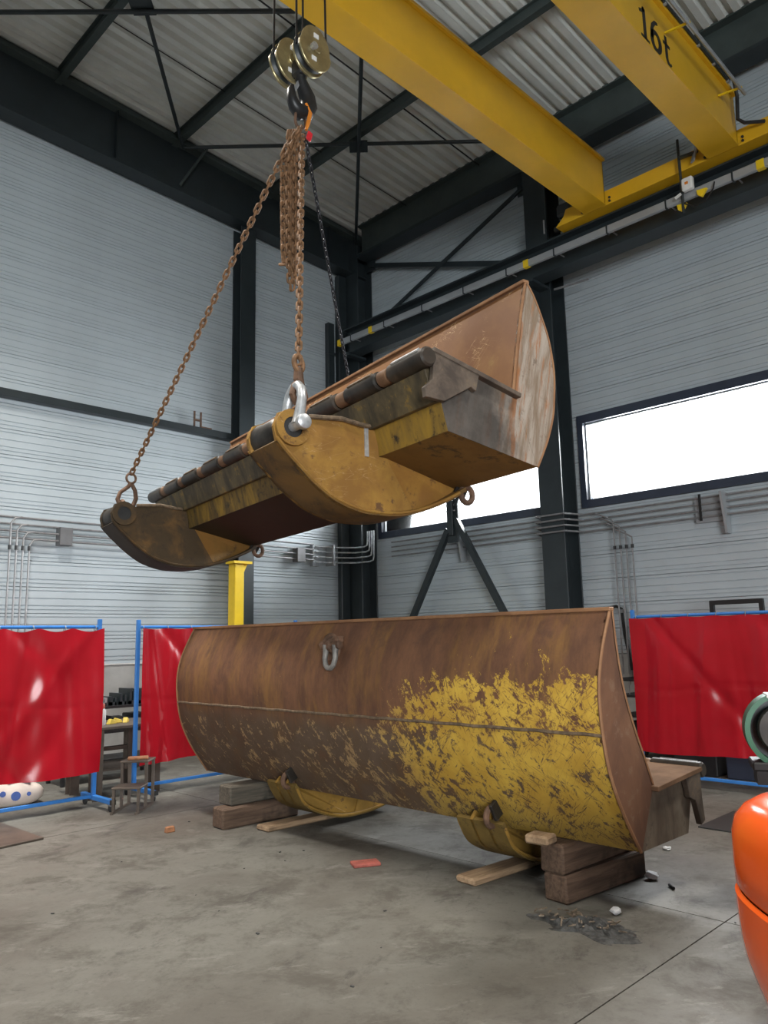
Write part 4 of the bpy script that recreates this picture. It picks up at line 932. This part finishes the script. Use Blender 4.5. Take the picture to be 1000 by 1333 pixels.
# sweepings: a low heap of filings with chips
bm = bmesh.new(); rd = random.Random(5)
N = 34
for j in range(N+1):
    for i in range(N+1):
        u_, v_ = i/N*2-1, j/N*2-1; r_ = math.hypot(u_, v_)*(1+.16*math.sin(3*math.atan2(v_, u_)+1)+.10*math.sin(7*math.atan2(v_, u_))); h_ = max(0, 1-r_)**1.2*.045*rd.uniform(.4, 1.5); bm.verts.new((u_*.34+.03*math.sin(9*v_), v_*.15+.025*math.sin(7*u_+1), h_-.002 if r_ < 1 else -.01))
bm.verts.ensure_lookup_table()
for j in range(N):
    for i in range(N): bm.faces.new([bm.verts[q] for q in (j*(N+1)+i, j*(N+1)+i+1, (j+1)*(N+1)+i+1, (j+1)*(N+1)+i)])
me = bpy.data.meshes.new('filings'); bm.to_mesh(me); bm.free(); me.materials.append(MT['dirt'])
o = link('filings_heap', me, None, (4.02, 2.48, 0), (0, 0, -1.45)); tag(o, 'low dark heap of metal filings swept up in front of the blocks', 'filings', kind='stuff')
m = MB()
for k in range(45):
    a, r_ = rd.uniform(0, 6.28), rd.random()**.7; p = V((.30*r_*math.cos(a), .12*r_*math.sin(a)+.02, .02+.03*(1-r_))); R = Matrix.Rotation(rd.uniform(0, 3.1), 3, 'Z') @ Matrix.Rotation(rd.uniform(-.4, .4), 3, 'Y'); m.box(p, (rd.uniform(.015, .06), .008, .006), R)
o2 = m.build('filings_chips', 'dirtpale', None); o2.location = (4.03, 2.55, 0); o2.rotation_euler = (0, 0, -1.45); tag(o2, 'pale metal chips scattered over the heap of filings', 'chips', kind='stuff')
m = MB()
for k in range(34):
    x_, y_ = rd.uniform(1.5, 6.5), rd.uniform(1.8, 7.2); s_ = rd.uniform(.004, .012); m.box((x_, y_, s_*.3), (s_*2, s_, s_*.6), Matrix.Rotation(rd.uniform(0, 3), 3, 'Z'))
o = m.build('floor_crumbs', 'dirt', None); tag(o, 'small dark crumbs scattered over the concrete floor', 'crumbs', kind='stuff')

# ------------------------------------------------------------------ pipes on the walls
t = thing('wall_pipes', 'four thin steel pipes along the gable wall bending down at the left', 'pipes', (0, 10.82, 3.2))
for k in range(4):
    z_ = .14-.095*k; xb2 = 3.72+.085*k
    MB().tube([(1.0, 0, z_), (9.02, 0, z_)], .014, 8).build('pipe', 'galv', t, True)
    zz_ = z_-.05
    MB().tube([(xb2+.14, -.04, z_), (xb2+.05, -.04, z_-.02), (xb2, -.04, z_-.09), (xb2, -.04, z_-.3), (xb2, -.04, -2.3)], .013, 8).build('drop_pipe', 'galv', t, True)
    MB().lathe([(.024, -.03), (.024, .03)], (xb2, -.04, -.28), 'z', 8).build('pipe_union', 'black', t)
for x_ in (4.47, 6.6, 8.7): MB().b2((x_-.09, -.05, -.20), (x_+.09, .10, .05)).build('pipe_bracket', 'pipe_plate', t, bevel=.004)
t = thing('wall_pipes', 'four thin steel pipes along the window wall below the windows', 'pipes', (10.22, 0, 3.25))
for k in range(4):
    z_ = .13-.087*k
    MB().tube([(0, -6, z_), (0, 5.95, z_), (-.38, 6.06, z_), (-.38, 6.55, z_), (-.02, 6.66, z_), (0, 6.75, z_), (0, 10.0, z_)], .014, 8).build('pipe', 'galv', t, True)
    yd = 5.46-.09*k
    MB().tube([(-.04, yd+.3, z_+.0), (-.05, yd+.1, z_-.10), (-.05, yd, z_-.16), (-.05, yd, -.42), (-.05, yd, -2.2)], .012, 8).build('drop_pipe', 'galv', t, True)
    MB().lathe([(.022, -.025), (.022, .025)], (-.05, yd, -.42), 'z', 8).build('pipe_union', 'black', t)
for y_ in (3.87, 8.30): MB().xz([(-.16, .16), (.08, .16), (.08, -.38), (-.05, -.38)], y_-.015, y_+.015).build('pipe_bracket', 'grey_alu', t); MB().b2((.04, y_, -.2), (.09, y_+.42, .13)).build('bracket_plate', 'grey_alu', t)
for y_ in (4.2, 1.9): MB().b2((-.02, y_-.015, -.18), (.0, y_+.015, .18)).build('pipe_clip', 'black', t)
t = thing('corner_pipes', 'four bright pipes wrapping round the corner column and turning up', 'pipes', (9.8, 10.4, 3.1))
for k in range(4):
    z_ = .20-.095*k; yk = -.17-.055*k
    MB().tube([(-.75, .40, z_), (-.35, .32, z_), (-.02, .12, z_), (.02, yk+.10, z_), (.02, yk+.02, z_+.02), (.02, yk, z_+.10), (.02, yk, .48)], .014, 8).build('pipe', 'bare', t, True)
MB().b2((-.42, .28, -.14), (-.38, .50, .24)).build('pipe_clip', 'grey_alu', t); MB().b2((-.80, .42, -.16), (-.66, .50, .24)).build('pipe_bracket', 'grey_alu', t)

# ------------------------------------------------------------------ equipment behind the right curtain
t = thing('black_hose', 'black hose hanging down the window wall behind the bucket rim', 'hose', (10.30, 5.25, 1.0))
MB().b2((-.07, .17, .90), (.0, .24, .95)).build('hose_clip', 'galv', t)
MB().tube([(-.03, .50, .88), (-.04, .42, .98), (-.04, .30, 1.0), (-.04, .22, .96), (-.04, .20, .6), (-.04, .12, .10), (-.04, .05, -.06)], .022, 8).build('hose', 'rubber', t, True); MB().lathe([(.03, -.06), (.03, .05)], (-.04, .11, .05), 'z', 8).build('coupling', 'galv', t)
t = thing('welding_trolley', 'dark welding equipment trolley behind the right red curtain', 'trolley', (9.7, 4.7, 0))
for x_ in (-.3, .3):
    for y_ in (-.45, .45): MB().b2((x_-.02, y_-.02, .08), (x_+.02, y_+.02, 1.05)).build('post', 'black', t); 
for z_ in (.14, .55, .80): MB().b2((-.32, -.47, z_), (.32, .47, z_+.03)).build('shelf', 'black', t)
MB().b2((-.22, -.36, .17), (.24, .34, .50)).build('welder_case', 'steel_dark', t, bevel=.02); MB().b2((-.26, -.4, .58), (.26, .1, .72)).build('tool_box', 'frame_navy', t, bevel=.01)
for k in range(8): MB().tube([(-.32, -.45+k*.12, .84), (-.32, -.45+k*.12, 1.02)], .006, 5).build('basket_wire', 'galv', t)
MB().tube([(-.32, -.46, 1.02), (-.32, .46, 1.02), (.3, .46, 1.02), (.3, -.46, 1.02)], .016, 6, closed=True).build('basket_rim', 'black', t)
for x_ in (-.28, .28):
    for y_ in (-.42, .42): MB().lathe([(.03, -.015), (.04, -.01), (.04, .01), (.03, .015)], (x_, y_, .04), 'x', 12).build('caster_wheel', 'rubber', t, True)
t = thing('pipe_rack', 'black square-tube hoop standing behind the right red curtain', 'rack', (9.6, 3.62, 0))
for y_ in (-.29, .29): MB().b2((-.025, y_-.025, 0), (.025, y_+.025, 1.95)).build('upright', 'black', t)
MB().b2((-.027, -.315, 1.93), (.027, .315, 1.985)).build('top_tube', 'black', t, bevel=.006); MB().b2((-.025, -.27, .4), (.025, .27, .45)).build('cross_tube', 'black', t)
for k, (y_, w_, h_) in enumerate(((4.0, .5, .32), (3.35, .6, .26), (2.6, .55, .36))):
    o = MB().b2((-.25, -w_/2, 0), (.25, w_/2, h_)).build('storage_crate', ['black', 'frame_navy', 'steel_dark'][k], None, bevel=.012); o.location = (9.2, y_, 0)
    tag(o, ['black crate on the floor below the right curtain, nearest the bucket', 'dark blue crate on the floor below the right curtain', 'dark grey crate below the right curtain beside the green grinder'][k], 'crate')

# ------------------------------------------------------------------ green grinder on its pedestal
gr = thing('pedestal_grinder', 'green pedestal grinder on a black stand behind the orange machine', 'grinder', (5.10, 1.745, 0), -1.12)
# local: x towards the camera's right, y away
MB().b2((-.16, -.16, 0), (.16, .16, .03)).build('base_plate', 'black', gr); MB().b2((-.07, -.07, .03), (.07, .07, .80)).build('column', 'black', gr, bevel=.01); MB().b2((-.17, -.12, .78), (.2, .14, .83)).build('table', 'black', gr, bevel=.008)
MB().b2((-.15, -.10, .70), (-.06, .10, .78)).build('bracket', 'black', gr)
gy = MB(); R1, R2 = .225, .195; cz = 1.012
ring = [(R1*math.cos(a), R1*math.sin(a)) for a in [PI*(.30+1.30*i/24) for i in range(25)]]; ring2 = [(R2*math.cos(a), R2*math.sin(a)) for a in [PI*(.30+1.30*i/24) for i in range(25)]]
gy.prism(ring+ring2[::-1], lambda a, b: (a+.03, -.10, cz+b), lambda a, b: (a+.03, .06, cz+b)); gd = gy.build('wheel_guard', 'green', gr, True)
MB().lathe([(R1*.98, 0), (R1*.98, .02)], (.03, .05, cz), 'y', 28).build('guard_back', 'steel_dark', gr, True)
MB().lathe([(.14, -.06), (.15, -.05), (.15, .0), (.14, .01)], (.03, .0, cz), 'y', 28).build('grinding_wheel', 'grease', gr, True); MB().lathe([(.02, -.11), (.05, -.09), (.055, -.06)], (.03, .0, cz), 'y', 16).build('wheel_flange', 'bare', gr, True)
MB().b2((-.06, -.11, cz+.19), (.14, .06, cz+.215)).build('spark_shield', 'white', gr, bevel=.004); MB().lathe([(.10, .06), (.115, .08), (.115, .30), (.10, .32)], (.03, .0, cz), 'y', 20).build('motor', 'green', gr, True)

# ------------------------------------------------------------------ orange machine at the right edge
om = thing('orange_machine', 'glossy orange rounded machine body at the lower right edge', 'machine', (3.30, .64, -.0), -.785)
# local x = towards camera right, local y = away from the camera
def se(v_, p): return math.copysign(abs(v_)**p, v_)
def loft(levels, nu=64, cut=None):
    vs = []; fs = []
    for (z_, hx, hy) in levels:
        for i in range(nu): a = 2*PI*i/nu; vs.append((hx*se(math.cos(a), .62), hy*se(math.sin(a), .62), z_))
    for j in range(len(levels)-1):
        for i in range(nu):
            q = (j*nu+i, j*nu+(i+1) % nu, (j+1)*nu+(i+1) % nu, (j+1)*nu+i)
            if cut and cut([vs[k] for k in q]): continue
            fs.append(q)
    return MB().add(vs, fs), len(levels)*nu-nu, nu
B = .56
hood, o_, nu = loft([(.705, B-.012, .72), (.72, B-.002, .73), (.80, B, .735), (.90, B-.002, .73), (.95, B-.015, .715), (.99, B-.045, .68), (1.02, B-.09, .63), (1.04, B-.16, .56), (1.05, B-.28, .44), (1.052, .001, .001)])
hood.v = [(x_, y_, .609+(z_-.705)*1.05) for x_, y_, z_ in hood.v]; hood.build('hood', 'orange', om, True)
sk_, o_, nu = loft([(.10, B-.12, .62), (.25, B-.055, .66), (.34, B-.028, .68), (.42, B-.008, .70), (.50, B-.0, .715), (.60, B+.004, .725), (.68, B+.006, .728), (.695, B-.008, .715)],
                  cut=lambda q: sum(p[1] for p in q)/4 < -.2 and abs(sum(p[0] for p in q)/4+.12) < .30 and sum(p[2] for p in q)/4 < .42)
sk_.v = [(x_, y_, z_*.872) for x_, y_, z_ in sk_.v]; sk_.build('skirt', 'orange', om, True)
MB().b2((-B+.22, -.58, .08), (B-.22, .58, .58)).build('chassis', 'black', om, bevel=.03)
MB().lathe([(.13, -.08), (.19, -.07), (.20, -.04), (.20, .04), (.19, .07), (.13, .08)], (-.18, -.50, .20), 'x', 26).build('tyre', 'rubber', om, True)
for x_ in (-.3, .3): MB().lathe([(.10, -.05), (.12, -.04), (.12, .04), (.10, .05)], (x_, .45, .12), 'x', 20).build('tyre', 'rubber', om, True)
MB().lathe([(.06, -.085), (.06, .085)], (-.18, -.50, .20), 'x', 16).build('wheel_hub', 'bare', om, True)
